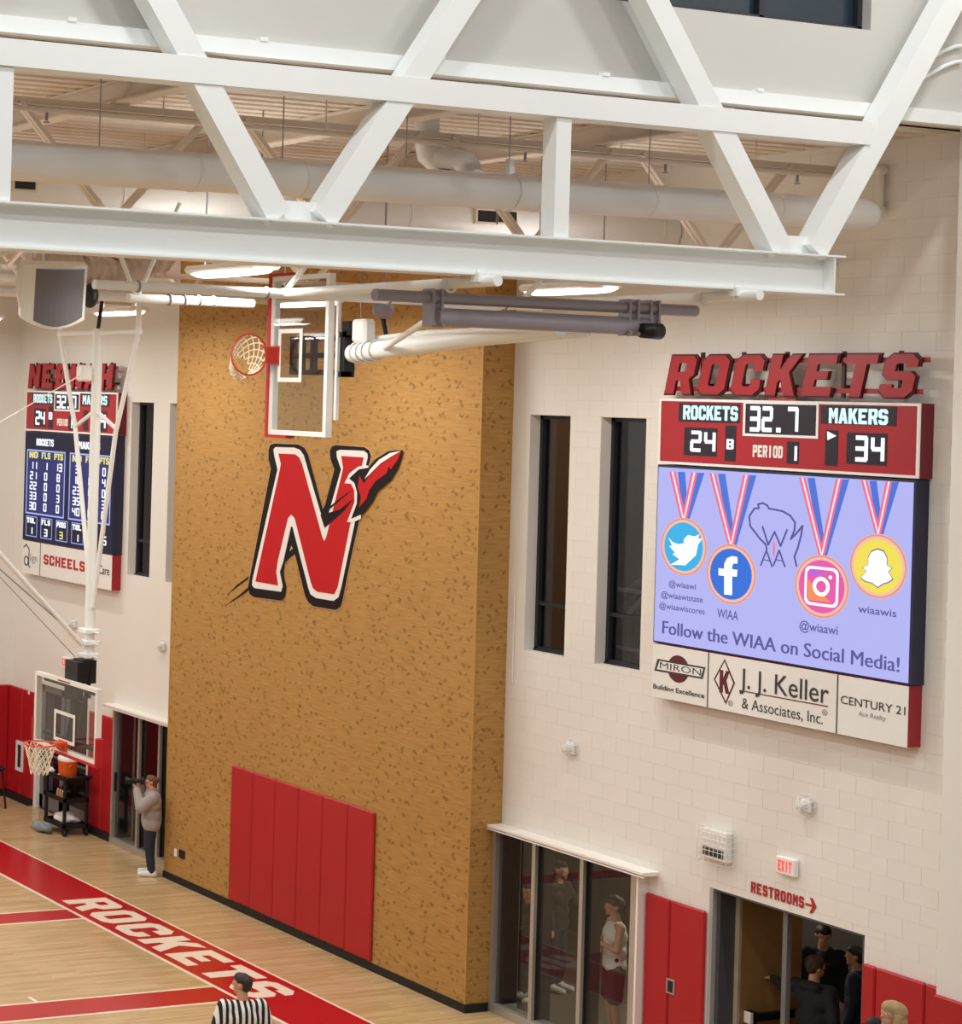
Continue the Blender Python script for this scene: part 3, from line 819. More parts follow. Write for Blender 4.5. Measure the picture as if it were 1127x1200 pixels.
# lamps of the high roof over the bleachers
hc = struct(MB().box((-14, -14, 17.0), (XW + 0.3, 14.7, 17.2)).build('ceiling_high', CLERE))
k = 0
for Y in (11.6, 7.2, 2.8):
    for X, nm in ((16.6, 'close to the near wall'), (9.0, 'in the middle row'), (2.5, 'in the outer row')):
        r = thing('high_roof_lamp', (X, Y, 15.9), 'lit square lamp under the high roof %s, %s' % (nm, ['by the truss', 'second from the truss', 'third from the truss'][k]), 'lamp', 'lamps under the high roof')
        MB().cbox((X - 0.35, Y - 0.35, 15.92), (X + 0.35, Y + 0.35, 16.05), 0.03).build('housing', WHITEPL, r)
        MB().cbox((X - 0.31, Y - 0.31, 15.90), (X + 0.31, Y + 0.31, 15.925), 0.005).build('lens', LENS, r)
        MB().tube([(X, Y, 16.05), (X, Y, 17.0)], 0.01, 6).build('hanger', GREYMET, r)
        l = bpy.data.lights.new('lamp_light', 'AREA'); l.size = 0.6; l.energy = HIGH_W; l.color = (0.95, 0.98, 1.0)
        o = bpy.data.objects.new('lamp_light', l); COL.objects.link(o); o.parent = r; o.location = (0, 0, -0.02)
    k += 1
# unseen fill lamps added so people in the corridor show through glass and door
for Y, pw, lb in ((20.2, 45, 'unseen fill lamp added behind the near storefront'), (16.9, 3, 'unseen fill lamp added behind the open door'), (30.3, 10, 'unseen fill lamp added behind the far storefront')):
    r = thing('hidden_fill_lamp', (21.0, Y, 2.93), lb, 'lamp', 'added fill lamps behind the scoreboard wall')
    MB().cbox((20.7, Y - 0.6, 2.92), (21.3, Y + 0.6, 2.95), 0.01).build('housing', WHITEPL, r)
    l = bpy.data.lights.new('lamp_light', 'AREA'); l.shape = 'RECTANGLE'; l.size = 0.5; l.size_y = 1.1; l.energy = pw; l.color = (1, 0.9, 0.75)
    o = bpy.data.objects.new('lamp_light', l); COL.objects.link(o); o.parent = r; o.location = (0, 0, -0.015)

r = thing('hidden_fill_lamp', (21.2, 20.5, 11.7), 'unseen fill lamp added in the upper hall behind the near slot windows', 'lamp', 'added fill lamps behind the scoreboard wall')  # added lamp, out of view, that brightens the hall behind the slot windows
MB().cbox((20.9, 19.9, 11.72), (21.5, 21.1, 11.8), 0.01).build('housing', WHITEPL, r)
l = bpy.data.lights.new('lamp_light', 'AREA'); l.size = 0.5; l.energy = 170; l.color = (0.85, 0.9, 1.0)
o = bpy.data.objects.new('lamp_light', l); COL.objects.link(o); o.parent = r; o.location = (0, 0, 0.0)

# ================================================================== BACKSTOPS
RIMORANGE = mat('orange_rim_paint', 'd8481c', 0.4, var=0.05)
REDRIM = mat('red_rim_paint', 'b03020', 0.4, var=0.05)
NETC = mat('cream_net_cord', 'efe6cf', 0.8, var=0.05)
BOARDW = mat('white_board_frame', 'eceae6', 0.35, var=0.02)
REDPADB = mat('red_board_padding', 'b8141c', 0.45, var=0.04)
def net(fn_ring, fn_end, n=12, rows=5, r=0.006):
    """diamond net from ring points fn_ring(t) to free end fn_end(t)"""
    mb = MB()
    for s in (-1, 1):
        for k in range(n):
            pts = []
            for i in range(rows + 1):
                f = i / rows; t = 2 * math.pi * (k + s * 0.5 * i + (0.5 if s < 0 else 0) * 0) / n
                a = fn_ring(t); b = fn_end(t); pts.append(a.lerp(b, f) )
            mb.tube(pts, r, 5, True)
    return mb
def hoop_parts(root, O, w, h, b, rimmat, droop=None):
    """O: centre of the board face, w/h/b unit vectors across, up, facing"""
    O, w, h, b = Vector(O), Vector(w), Vector(h), Vector(b)
    F = lambda u, v, n: O + w * u + h * v + b * n
    def bx(u0, u1, v0, v1, n0, n1):
        return MB().prism([[(u0, v0), (u1, v0), (u1, v1), (u0, v1)]], F, n0, n1)
    HW, HH = 0.915, 0.535
    g = bx(-HW + 0.03, HW - 0.03, -HH + 0.03, HH - 0.03, -0.02, -0.006).build('glass', CLEARGL, root)
    m = MB()
    for u0, u1, v0, v1 in ((-HW, HW, HH - 0.055, HH), (-HW, HW, -HH, -HH + 0.055), (-HW, -HW + 0.055, -HH + 0.055, HH - 0.055), (HW - 0.055, HW, -HH + 0.055, HH - 0.055)):
        m.prism([[(u0, v0), (u1, v0), (u1, v1), (u0, v1)]], F, -0.085, 0.0)
    m.build('board_frame', BOARDW, root, True)
    m = MB(); a, c2 = 0.305, 0.225; base = -HH + 0.15
    for u0, u1, v0, v1 in ((-a, a, base + 2 * c2 - 0.05, base + 2 * c2), (-a, a, base, base + 0.05), (-a, -a + 0.05, base + .05, base + 2 * c2 - .05), (a - 0.05, a, base + .05, base + 2 * c2 - .05)):
        m.prism([[(u0, v0), (u1, v0), (u1, v1), (u0, v1)]], F, -0.006, -0.002)
    m.build('target_square', BOARDW, root, True)
    m = MB()
    m.prism([[(-HW - 0.035, -HH - 0.04), (HW + 0.035, -HH - 0.04), (HW + 0.035, -HH + 0.36), (HW + 0.002, -HH + 0.38), (HW + 0.002, -HH + 0.002), (-HW - 0.002, -HH + 0.002), (-HW - 0.002, -HH + 0.38), (-HW - 0.035, -HH + 0.36)]], F, -0.10, 0.018)
    m.build('edge_padding', REDPADB, root, True)
    RR = 0.2365; rc = (0, -HH + 0.15, 0.152 + RR)
    C = F(*rc)
    rim = MB().torus(C, w, b, RR, 0.0115, 40, 8).build('rim', rimmat, root)
    m = MB(); m.prism([[(-0.11, rc[1] - 0.12), (0.11, rc[1] - 0.12), (0.11, rc[1] + 0.03), (-0.11, rc[1] + 0.03)]], F, 0.0, 0.03)
    m.prism([[(-0.09, rc[1] - 0.015), (0.09, rc[1] - 0.015), (0.09, rc[1] + 0.015), (-0.09, rc[1] + 0.015)]], F, 0.03, 0.17)
    for s in (-1, 1): m.bar(F(s * 0.05, rc[1] - 0.11, 0.02), F(s * 0.09, rc[1], 0.2), 0.02, 0.02)
    m.build('rim_bracket', rimmat, root, True)
    def ring(t): return C + w * (RR * math.cos(t)) + b * (RR * math.sin(t))
    if droop is None:
        def end(t): return C - h * 0.44 + w * (0.125 * math.cos(t)) + b * (0.125 * math.sin(t))
        def prof(t, f):
            q = 0.2365 * (1 - f) ** 1.4 * 0.48 + 0.125 + 0.0 * f
            return C - h * (0.44 * f) + (w * math.cos(t) + b * math.sin(t)) * q
    else:
        def prof(t, f):
            q = 0.2365 * (1 - f) + 0.13 * f
            return C - h * (0.16 * f) + (w * math.cos(t) + b * math.sin(t)) * q + Vector(droop) * (f ** 1.3)
    m = MB()
    for s in (-1, 1):
        for k in range(12):
            m.tube([prof(2 * math.pi * (k + s * 0.5 * i) / 12, i / 6) for i in range(7)], 0.0075, 5)
    m.build('net', NETC, root)
    return F
# lowered basket in front of the wood wall
XB, YB, RZ = 14.30, 25.2, 3.12
fb = thing('lowered_backstop', (XB + 0.35, YB, 2.9), 'lowered glass backboard with orange rim and cream net on white ceiling mast', 'backstop')
F = hoop_parts(fb, (XB, YB, RZ + 0.385), (0, -1, 0), (0, 0, 1), (-1, 0, 0), RIMORANGE)
# lettering strip on the top rail, dark rails behind the glass
for v in (-0.36, 0.44):
    MB().box((XB + 0.09, YB - 0.8, (RZ + 0.385) + v - 0.03), (XB + 0.13, YB + 0.8, (RZ + 0.385) + v + 0.03)).build('back_rail', BLACKMET, fb)
MB().box((XB - 0.003, YB - 0.14, (RZ + 0.385) + 0.495), (XB, YB + 0.22, (RZ + 0.385) + 0.515)).build('rail_decal', mat('red_print', '9a2026', 0.5), fb)
XM = 14.68
MB().tube([(XM, YB, 4.3), (XM, YB, 9.2)], 0.075, 18).build('mast', STEEL, fb)
mb = MB(); mb.box((XB + 0.09, YB - 0.18, 3.75), (XB + 0.2, YB + 0.18, 4.32)); mb.box((XB + 0.2, YB - 0.14, 4.0), (XM + 0.05, YB + 0.14, 4.34))
for s in (-1, 1): mb.bar((XB + 0.12, YB + s * 0.15, 3.1), (XM, YB + s * 0.12, 4.3), 0.05, 0.05)
mb.build('board_bracket', BLACKMET, fb)
for z in (4.36, 4.55, 4.72):
    mb = MB(); mb.cbox((XM - 0.12, YB - 0.12, z), (XM + 0.12, YB + 0.12, z + 0.07), 0.01); mb.tube([(XM, YB - 0.10, z + 0.03), (XM, YB - 0.27, z + 0.03)], 0.014, 6); mb.build('mast_clamp', STEEL, fb)
for s in (-1, 1):
    MB().tube([(XM, YB + s * 1.12, 9.12), (XM, YB + s * 0.58, 7.7), (XM, YB + s * 0.07, 5.1 if s < 0 else 5.6)], 0.035, 10).build('brace', STEEL, fb)
    MB().tube([(XM, YB, 8.0), (XM, YB + s * 0.60, 7.74)], 0.03, 8).build('spreader', STEEL, fb)
MB().tube([(XM, YB - 1.17, 9.14), (XM, YB + 1.17, 9.14)], 0.04, 10).build('pivot_bar', STEEL, fb)
mb = MB(); mb.cbox((XM - 0.30, YB - 0.10, 8.42), (XM - 0.12, YB + 0.10, 8.66), 0.03); mb.tube([(XM - 0.12, YB, 8.54), (XM, YB, 8.54)], 0.03, 8); mb.build('height_adjuster', WHITEPL, fb)
p = Dp(-60, 583, 27.4); MB().tube([p, (XM - 0.12, YB, 4.55)], 0.038, 10).build('back_brace', STEEL, fb)
MB().tube([Dp(-40, 632, 27.5), (XM - 0.12, YB, 4.6)], 0.010, 6).build('cable', GREYMET, fb)
MB().tube([Dp(-20, 655, 27.6), (XM - 0.12, YB + 0.2, 4.35)], 0.006, 6).build('cable', GREYMET, fb)
MB().tube([Dp(-60, 530, 27.4), (XM - 0.2, YB, 8.55)], 0.009, 6).build('cable', STEEL, fb)
for s in (-1, 1): MB().tube([(XM, YB + s * 1.12, 9.1), (XM, YB + s * 1.12, 9.75)], 0.04, 10).build('hanger', STEEL, fb)
MB().tube([(XM, YB, 9.2), (XM + 0.1, YB, 9.95)], 0.03, 8).build('hanger', BLACKMET, fb)
for s in (-1, 1): MB().tube([(9, YB + s * 1.12, 9.8), (XWOOD, YB + s * 1.12, 9.8)], 0.06, 10).build('ceiling_rail', STEEL, fb)

# folded basket hanging sideways under the white truss
XR = 13.49; ZB = 8.735; YC = 18.70
rb = thing('folded_backstop', (XR + 0.3, 17.0, 7.8), 'side-folded glass backboard with red rim hanging sideways under the white truss', 'backstop')
F = hoop_parts(rb, (XR, YC, ZB), (0, 0, 1), (0, -1, 0), (-1, 0, 0), REDRIM, droop=(-0.02, 0.0, -0.17))
BR = XR + 0.10
mb = MB()
for z in (-0.19, 0.0, 0.19):
    mb.box((BR, YC - 0.55, ZB + z - 0.03), (BR + 0.06, YC + 0.30, ZB + z + 0.03))
for y in (-0.1, 0.12, 0.28): mb.box((BR + 0.01, YC + y - 0.03, ZB - 0.22), (BR + 0.07, YC + y + 0.03, ZB + 0.22))
mb.box((BR, YC - 0.70, ZB - 0.24), (BR + 0.14, YC - 0.65, ZB + 0.28)); mb.box((BR, YC - 0.58, ZB - 0.24), (BR + 0.06, YC - 0.54, ZB + 0.24)); mb.box((BR, YC - 0.70, ZB + 0.2), (BR + 0.1, YC - 0.55, ZB + 0.26)); mb.box((BR, YC - 0.70, ZB - 0.24), (BR + 0.1, YC - 0.55, ZB - 0.18))
mb.box((BR + 0.02, YC - 0.74, ZB + 0.22), (BR + 0.12, YC - 0.62, ZB + 0.38))
mb.build('board_bracket', BLACKMET, rb)
MB().box((BR - 0.02, YC - 0.60, ZB - 0.72), (BR + 0.02, YC - 0.565, ZB + 0.75)).build('rear_rail', BOARDW, rb)
m0 = Vector((XR + 0.20, YC - 0.66, ZB + 0.02)); m1_ = Vector((XR + 0.36, 14.95, 9.02))
MB().tube([m0, m0.lerp(m1_, 0.97)], 0.10, 18).build('mast', STEEL, rb)
for f in (0.04, 0.07, 0.10, 0.14): 
    c = m0.lerp(m1_, f); MB().torus(c, (1, 0, 0), (0, 0, 1), 0.112, 0.012, 20, 6).build('u_bolt', STEEL, rb)
c = m0.lerp(m1_, 0.07); MB().cbox((c.x - 0.08, c.y - 0.12, c.z + 0.10), (c.x + 0.08, c.y + 0.12, c.z + 0.36), 0.03).build('height_adjuster', WHITEPL, rb)
MB().tube([c + Vector((0, 0.05, 0.36)), c + Vector((0, 0.1, 1.0))], 0.004, 5).build('cable', GREYMET, rb)
MB().tube([Yp(437, 397, 17.85), Yp(500, 390, 16.8), Yp(640, 384, 15.0)], 0.03, 8).build('tie_rod', STEEL, rb)
MB().tube([Yp(447, 410, 17.6), Yp(503, 374, 14.85)], 0.032, 8).build('brace', STEEL, rb)
MB().tube([Yp(690, 391, 15.3), Yp(455, 412, 17.6)], 0.03, 8).build('brace', STEEL, rb)
Yq = 14.75
MB().tube([(11.45, Yq, 9.20), (15.22, Yq, 9.20)], 0.055, 14).build('cross_pipe', GREYMET, rb)
MB().tube([(12.12, Yq, 9.025), (14.6, Yq, 9.025)], 0.085, 16).build('pivot_pipe', GREYMET, rb)
for x in (12.1, 14.4, 14.66):
    mb = MB()
    for s in (-1, 1): mb.box((x + s * 0.05 - 0.012, Yq - 0.07, 8.93), (x + s * 0.05 + 0.012, Yq + 0.07, 9.28)); mb.torus((x + s * 0.05, Yq, 9.20), (0, 1, 0), (0, 0, 1), 0.06, 0.012, 16, 6); mb.ell((x + s * 0.05, Yq - 0.08, 8.95), (0.02, 0.02, 0.02), 8, 6)
    mb.build('pipe_clamp', GREYMET, rb)
mb = MB(); mb.lathe((14.45, Yq - 0.11, 8.98), (1, 0, 0), [(0, 0.03), (0, 0.07), (0.22, 0.08), (0.24, 0.03)], 14); mb.build('lock_cam', BLACKMET, rb)
for x, ya, yb in ((12.25, 14.08, 17.4), (15.28, 14.05, 18.45)):
    MB().tube([(x, ya, 9.335), (x, yb, 9.335)], 0.05, 14).build('long_pipe', STEEL, rb)
    mb = MB(); mb.box((x - 0.08, 14.24, 9.33), (x + 0.08, 14.34, 9.415))
    for s in (-1, 1): mb.tube([(x + s * 0.055, 14.29, 9.30), (x + s * 0.055, 14.29, 9.47)], 0.010, 6)
    mb.build('beam_clamp', STEEL, rb)
    MB().torus((x, 14.7, 9.315), (1, 0, 0), (0, 0, 1), 0.06, 0.012, 16, 6).build('pipe_loop', STEEL, rb)
for Yq2, xa, xb2, z in ((17.25, Yp(110, 345, 17.25).x, 15.6, 9.33), (18.1, Yp(150, 350, 18.1).x, Yp(296, 355, 18.1).x, 9.26)):
    MB().tube([(xa, Yq2, z), (xb2, Yq2, z)], 0.05, 12).build('far_cross_pipe', STEEL, rb)
    for k in range(4): MB().torus((xa + 0.5 + k * (xb2 - xa - 1) / 3, Yq2, z), (0, 1, 0), (0, 0, 1), 0.055, 0.012, 14, 6).build('pipe_clamp', GREYMET, rb)
for x in (12.25, 15.28): MB().tube([(x, 17.25, 9.33), (x, 16.5, 9.92)], 0.03, 10).build('hanger', STEEL, rb)
for x in (10.5, 11.5): MB().tube([(11.0, 18.1, 9.26), (x, 18.1, 10.3)], 0.025, 8).build('hanger', STEEL, rb)
# winch drum / grey motor dome above the mast
p = Yp(449, 362, 18.45)
w_ = thing('backstop_winch', p, 'small grey motor dome on black stem above the folded backboard mast', 'winch')
MB().ell(p, (0.12, 0.12, 0.12)).build('dome', GREYMET, w_)
MB().tube([p + Vector((0, 0, -0.1)), p + Vector((0.03, -0.05, -0.35))], 0.03, 8).build('stem', BLACKMET, w_)
MB().tube([p + Vector((0, 0, 0.1)), p + Vector((0, 0, ZC - 0.02 - p.z))], 0.012, 6).build('hanger', GREYMET, w_)
# other superstructure pipes further back
mb = MB(); mb.tube([(7.0, 21.1, 9.45), (14.4, 21.1, 9.45)], 0.07, 12)
o = tag(mb.build('rail_pipe', STEEL), 'white horizontal rail pipe behind the loudspeaker', 'pipe')
mb = MB(); mb.tube([(9.9, 19.2, 9.62), (10.3, 25.2, 9.62)], 0.06, 12)
tag(mb.build('rail_pipe', STEEL), 'white rail pipe running away above the loudspeaker', 'pipe')

# ---- loudspeaker
C = Dp(63, 344, 22.0)
ls = thing('loudspeaker', C + Vector((0, 0, -0.4)), 'large white loudspeaker with curved grey grille hung from a bracket', 'loudspeaker')
fx = Vector((-0.35, -0.9, -0.22)).normalized(); rt = Vector((0.93, -0.36, 0)).normalized(); upv = fx.cross(rt).normalized()
Fs = lambda u, v, n: C + rt * u + upv * v + fx * n
body = [(-0.37, -0.22), (0.33, -0.34), (0.38, 0.26), (-0.20, 0.36), (-0.42, 0.28)]
def spk(u0, u1, v0, v1, n0, bulge, name, m, par, inset=0.0):
    mb = MB(); N = 10; rg = []
    for i in range(N + 1):
        t = i / N; u = u0 + (u1 - u0) * t; n = n0 + bulge * (1 - (2 * t - 1) ** 2)
        lo = v0 - 0.10 * (1 - (2 * t - 1) ** 2)
        rg.append([Fs(u, lo, n), Fs(u, v1, n), Fs(u, v1, -0.25), Fs(u, lo, -0.25)])
    mb.rings(rg, True, False); return mb.build(name, m, par, True)
spk(-0.36, 0.36, -0.29, 0.33, 0.0, 0.09, 'cabinet', WHITEPL, ls)
spk(-0.30, 0.33, -0.26, 0.29, 0.015, 0.095, 'grille', GREYPL, ls)
mb = MB(); mb.prism([[(-0.34, -0.28), (-0.34, 0.33), (-0.42, 0.24), (-0.40, -0.02)]], Fs, -0.25, -0.02); mb.build('side_horn', WHITEPL, ls, True)
mb = MB(); mb.tube([Fs(-0.25, 0.0, -0.3), Fs(-0.25, 0.55, -0.3), Fs(0.1, 0.62, -0.3)], 0.03, 8); mb.tube([Fs(-0.25, 0.5, -0.3), Fs(-0.8, 0.3, -0.3)], 0.02, 8); mb.tube([Fs(-0.1, 0.3, -0.3), (C.x, C.y + 0.3, ZC)], 0.02, 8); mb.build('hanging_bracket', STEEL, ls)
mb = MB(); mb.ell(Fs(0.44, -0.05, -0.2), (0.09, 0.12, 0.14)); mb.build('rear_driver', BLACK, ls)
# ---- rolled curtain / divider net bundle
pts = []; rr = []
A, B_ = Dp(40, 312, 23.5), Dp(196, 305, 25.0)
for i in range(60):
    t = i / 59; pts.append(A.lerp(B_, t) + Vector((0, 0, 0.05 * math.sin(t * 9) + 0.03 * random.uniform(-1, 1) - 0.08 * math.sin(math.pi * t)))); rr.append((0.17 + 0.045 * math.sin(i * 1.3) + random.uniform(-0.03, 0.03)) * (1 if 2 < i < 57 else 0.55))
nb = thing('rolled_curtain', A, 'crumpled clear plastic bundle rolled up under the deck behind the loudspeaker', 'curtain')
MB().tube(pts, rr, 14).build('roll', mat('crinkled_plastic_sheet', 'cdbfb2', 0.25, var=0.25, vscale=9, bump=0.8, bscale=14), nb)
for t in (0.2, 0.7): 
    p = A.lerp(B_, t); MB().tube([p, (p.x, p.y, ZC)], 0.01, 6).build('hanger', GREYMET, nb)

# ================================================================== SCOREBOARDS
XS = XW - 0.20
def em(name, col, s=1.0): return mat('led_' + name, col, emit=s)
E_W = em('white', 'f4f6ff', 1.25); E_CY = em('cyan_white', 'cfeff0', 1.2); E_LAV = em('lavender', 'b3b5f3', 1.0); E_TXT = em('text_violet', '5d5aa0', 0.9)
E_PK = em('pink', 'f0708e'); E_BL = em('blue', '4a72d6'); E_RW = em('ribbon_white', 'f0e6f6'); E_PEACH = em('peach', 'f2bfae'); E_TW = em('sky', '35b1e8')
E_FB = em('deep_blue', '2f6fd8'); E_IG = em('magenta', 'e85aa8'); E_IG2 = em('orange', 'f5905a'); E_IG3 = em('violet', 'b565e0'); E_SN = em('yellow', 'f2df55'); E_YEL = em('pale_yellow', 'e9e58a'); E_TBL = em('table_blue', '3b3f8e', 0.55); E_TB2 = em('table_dark', '1d1f45', 0.5); E_RED = em('exit_red', 'ff5a50', 1.1); E_LINE = em('table_line', 'a9b4ff', 1.0)
DIGBG = mat('unlit_digit_window', '1b1626', 0.35, var=0.1)
ADW = mat('white_ad_panel', 'eceae6', 0.4, var=0.02)
INK = mat('dark_grey_ink', '3a3638', 0.6, var=0.05); INKM = mat('maroon_ink', '5e1a24', 0.6, var=0.05); INKR = mat('red_ink', 'b3202a', 0.6, var=0.05); INKG = mat('grey_ink', '8b8888', 0.6, var=0.05)
WF = wallfn(XS)
def rect(u0, v0, u1, v1, n0, n1, name, m, parent):
    return MB().prism([[(u0, v0), (u1, v0), (u1, v1), (u0, v1)]], WF, n0, n1).build(name, m, parent, True)
def frame_rect(u0, v0, u1, v1, w, n0, n1, name, m, parent):
    return MB().prism([[(u0, v0), (u1, v0), (u1, v1), (u0, v1)], [(u0 + w, v0 + w), (u1 - w, v0 + w), (u1 - w, v1 - w), (u0 + w, v1 - w)]], WF, n0, n1).build(name, m, parent, True)
def poly(pts, n0, n1, name, m, parent): return MB().prism([pts], WF, n0, n1).build(name, m, parent, True)
def circle(u, v, r, k=28, k0=0): return [(u + r * math.cos(2 * math.pi * i / k), v + r * math.sin(2 * math.pi * i / k)) for i in range(k)]
def stroke(pts, w, n0, n1, name, m, parent):
    mb = MB()
    for (a, b), (c, d) in zip(pts[:-1], pts[1:]):
        L_ = math.hypot(c - a, d - b) or 1; nx, ny = -(d - b) / L_ * w / 2, (c - a) / L_ * w / 2
        ex, ey = (c - a) / L_ * w * .3, (d - b) / L_ * w * .3
        mb.prism([[(a - ex - nx, b - ey - ny), (c + ex - nx, d + ey - ny), (c + ex + nx, d + ey + ny), (a - ex + nx, b - ey + ny)]], WF, n0, n1)
    return mb.build(name, m, parent, True)
def words(s, fn, u0, v0, w, h, name, m, parent, n=0.004, shear=0.0, gap=0.16):
    return block_text(MB(), s, fn, u0, v0, w, h, n - 0.003, n, gap, shear).build(name, m, parent, True)

# near-board picture coordinates: crop [740,400]-[1127,900] at 2.4005
def C1(x, y): p = px_loop([(x, y)], XS, 740, 400, 2.4005)[0]; return p
def R1(x0, y0, x1, y1):
    a, b = C1(x0, y0), C1(x1, y1); c, d = C1(x0, y1), C1(x1, y0)
    return ((a[0] + c[0]) / 2, (b[1] + c[1]) / 2, (b[0] + d[0]) / 2, (a[1] + d[1]) / 2)   # u0,v0,u1,v1
zA0 = (C1(65, 1005)[1] + C1(780, 1138)[1]) / 2; zA1 = (C1(60, 852)[1] + C1(778, 960)[1]) / 2
zT0 = (C1(77, 345)[1] + C1(808, 384)[1]) / 2; zT1 = (C1(82, 163)[1] + C1(820, 172)[1]) / 2
UL = (C1(77, 362)[0] + C1(57, 848)[0]) / 2; UR = (C1(797, 395)[0] + C1(776, 955)[0]) / 2

def cabinet(name, label, uL, uR, dv):
    root = thing(name, (XW - 0.1, -(uL + uR) / 2, zA0 + dv), label, 'scoreboard')
    t = XS - XW - 0.001
    rect(uL, zT0 + dv, uR + 0.05, zT1 + dv, t, -0.012, 'score_cabinet', MAROON, root)
    rect(uL + 0.02, zT0 + dv + 0.02, uR + 0.03, zT1 + dv - 0.02, -0.012, 0.0, 'score_face', REDMETAL, root)
    frame_rect(uL, zT0 + dv, uR + 0.05, zT1 + dv, 0.03, -0.012, 0.008, 'white_border', WHITEPL, root)
    rect(uL - 0.01, zA1 + dv, uR + 0.02, zT0 + dv - 0.015, t, -0.01, 'video_cabinet', NAVY, root)
    rect(uL, zA0 + dv, uR, zA1 + dv - 0.01, t, -0.01, 'ad_cabinet', mat('ad_side_red', '9c1626', 0.5), root)
    return root

sb = cabinet('scoreboard', 'red video scoreboard showing social media medals, beside the near slot windows', UL, UR, 0)
def win(x0, y0, x1, y1, name='digit_window'):
    return rect(*R1(x0, y0, x1, y1), 0.0, 0.004, name, DIGBG, sb)
def dig(s, x0, y0, x1, y1, m=E_W, gap=0.22):
    r = R1(x0, y0, x1, y1); n = len(s); cw = (r[2] - r[0]) / (n + gap * (n - 1))
    for k, ch in enumerate(s): words(ch, WF, r[0] + k * cw * (1 + gap), r[1], cw, r[3] - r[1], 'lit_digit', m, sb, 0.008)
win(133, 175, 305, 228); win(533, 182, 745, 235); win(148, 243, 240, 322); win(263, 237, 293, 337); win(437, 282, 470, 345); win(545, 250, 580, 350); win(605, 258, 718, 347)
r = R1(315, 170, 527, 270); rect(*r, 0, 0.004, 'clock_window', DIGBG, sb); frame_rect(*r, 0.03, 0.0, 0.010, 'clock_border', WHITEPL, sb)
dig('ROCKETS', 146, 181, 300, 222, E_CY, 0.1); dig('MAKERS', 556, 189, 722, 233, E_CY, 0.1); dig('24', 166, 252, 237, 312); dig('B', 268, 275, 288, 304)
dig('32.7', 332, 183, 470, 256, gap=0.12); dig('1', 440, 292, 466, 338); dig('34', 628, 266, 712, 340)
poly([C1(551, 253), C1(577, 266), C1(552, 278)], 0.004, 0.008, 'possession_arrow', E_W, sb)
r = R1(341, 293, 425, 327); words('PERIOD', WF, r[0], r[1], r[2] - r[0], r[3] - r[1], 'period_lettering', WHITEPL, sb, 0.003)
# video screen
scr = rect(UL + 0.01, zA1 + 0.02, UR - 0.01, zT0 - 0.045, -0.01, 0.0, 'video_screen', E_LAV, sb)
def ribbon(l, r_, bx, by, top=365):
    w = 30
    yb = lambda x: top + (x - 78) * 0.046
    for x0, dx_, nm in ((l + 24, 0, E_BL), (r_ + 17, 0, E_BL)):
        poly([C1(x0, yb(x0)), C1(bx - 2, by), C1(bx + 14, by), C1(x0 + 20, yb(x0))][::-1], 0.0, 0.002, 'ribbon_blue', nm, scr)
    for x0 in (l, r_):
        poly([C1(x0, yb(x0)), C1(bx - 8, by), C1(bx + 8, by), C1(x0 + 18, yb(x0))][::-1], 0.002, 0.004, 'ribbon_pink', E_PK, scr)
        poly([C1(x0 + 7, yb(x0)), C1(bx - 2, by), C1(bx + 2, by), C1(x0 + 12, yb(x0))][::-1], 0.004, 0.005, 'ribbon_white', E_RW, scr)
def medal(cx, cy, l, r_, rx, m):
    ribbon(l, r_, cx, cy - rx * 1.12)
    u, v = C1(cx, cy); R = (C1(cx + rx, cy)[0] - C1(cx - rx, cy)[0]) / 2
    o = poly(circle(u, v, R), 0.004, 0.006, 'medal', E_PEACH, scr)
    poly(circle(u, v, R * 0.985), 0.006, 0.0065, 'medal_rim', em('salmon', 'e9907c'), scr); poly(circle(u, v, R * 0.93), 0.0065, 0.007, 'medal_rim', E_PEACH, scr)
    poly(circle(u, v, R * 0.84), 0.007, 0.008, 'medal_face', m, scr)
    return u, v, R
def cp(pts): return [C1(*p) for p in pts]
medal(147, 578, 106, 168, 65, E_TW); medal(280, 655, 219, 314, 70, E_FB); U_, V_, R_i = medal(535, 690, 471, 575, 77, E_IG); medal(694, 633, 645, 715, 81, E_SN)
poly(cp([(105, 552), (118, 566), (135, 571), (148, 568), (149, 556), (160, 545), (178, 549), (192, 543), (188, 555), (200, 555), (188, 572), (182, 602), (152, 630), (112, 628), (136, 613), (116, 598), (124, 595), (108, 576), (116, 574)])[::-1], 0.008, 0.010, 'bird_emblem', E_W, scr)
poly(cp([(262, 712), (262, 660), (246, 658), (246, 638), (262, 640), (262, 626), (270, 610), (284, 604), (299, 607), (299, 625), (288, 625), (284, 632), (284, 641), (299, 643), (297, 662), (284, 661), (284, 714)]), 0.008, 0.010, 'letter_f_emblem', E_W, scr)
def rsq(u, v, s, r):
    out = []
    for cx, cy, a0 in ((s - r, s - r, 0), (-s + r, s - r, 90), (-s + r, -s + r, 180), (s - r, -s + r, 270)):
        for i in range(5): t = math.radians(a0 + 22.5 * i); out.append((u + cx + r * math.cos(t), v + cy + r * math.sin(t)))
    return out
s_ = R_i * 0.62
poly(rsq(U_, V_, s_, s_ * .35), 0.008, 0.009, 'camera_emblem', E_W, scr); poly(rsq(U_, V_, s_ * 0.86, s_ * .28), 0.009, 0.010, 'camera_emblem_fill', E_IG, scr)
poly([(U_ - s_ * .8, V_ - s_ * .75), (U_ + s_ * .6, V_ - s_ * .75), (U_ - s_ * .8, V_ + s_ * .3)], 0.010, 0.0105, 'camera_emblem_glow', E_IG2, scr)
poly([(U_ - s_ * .7, V_ + s_ * .8), (U_ - s_ * .7, V_ + s_ * .45), (U_ + s_ * .4, V_ + s_ * .8)], 0.010, 0.0105, 'camera_emblem_shade', E_IG3, scr)
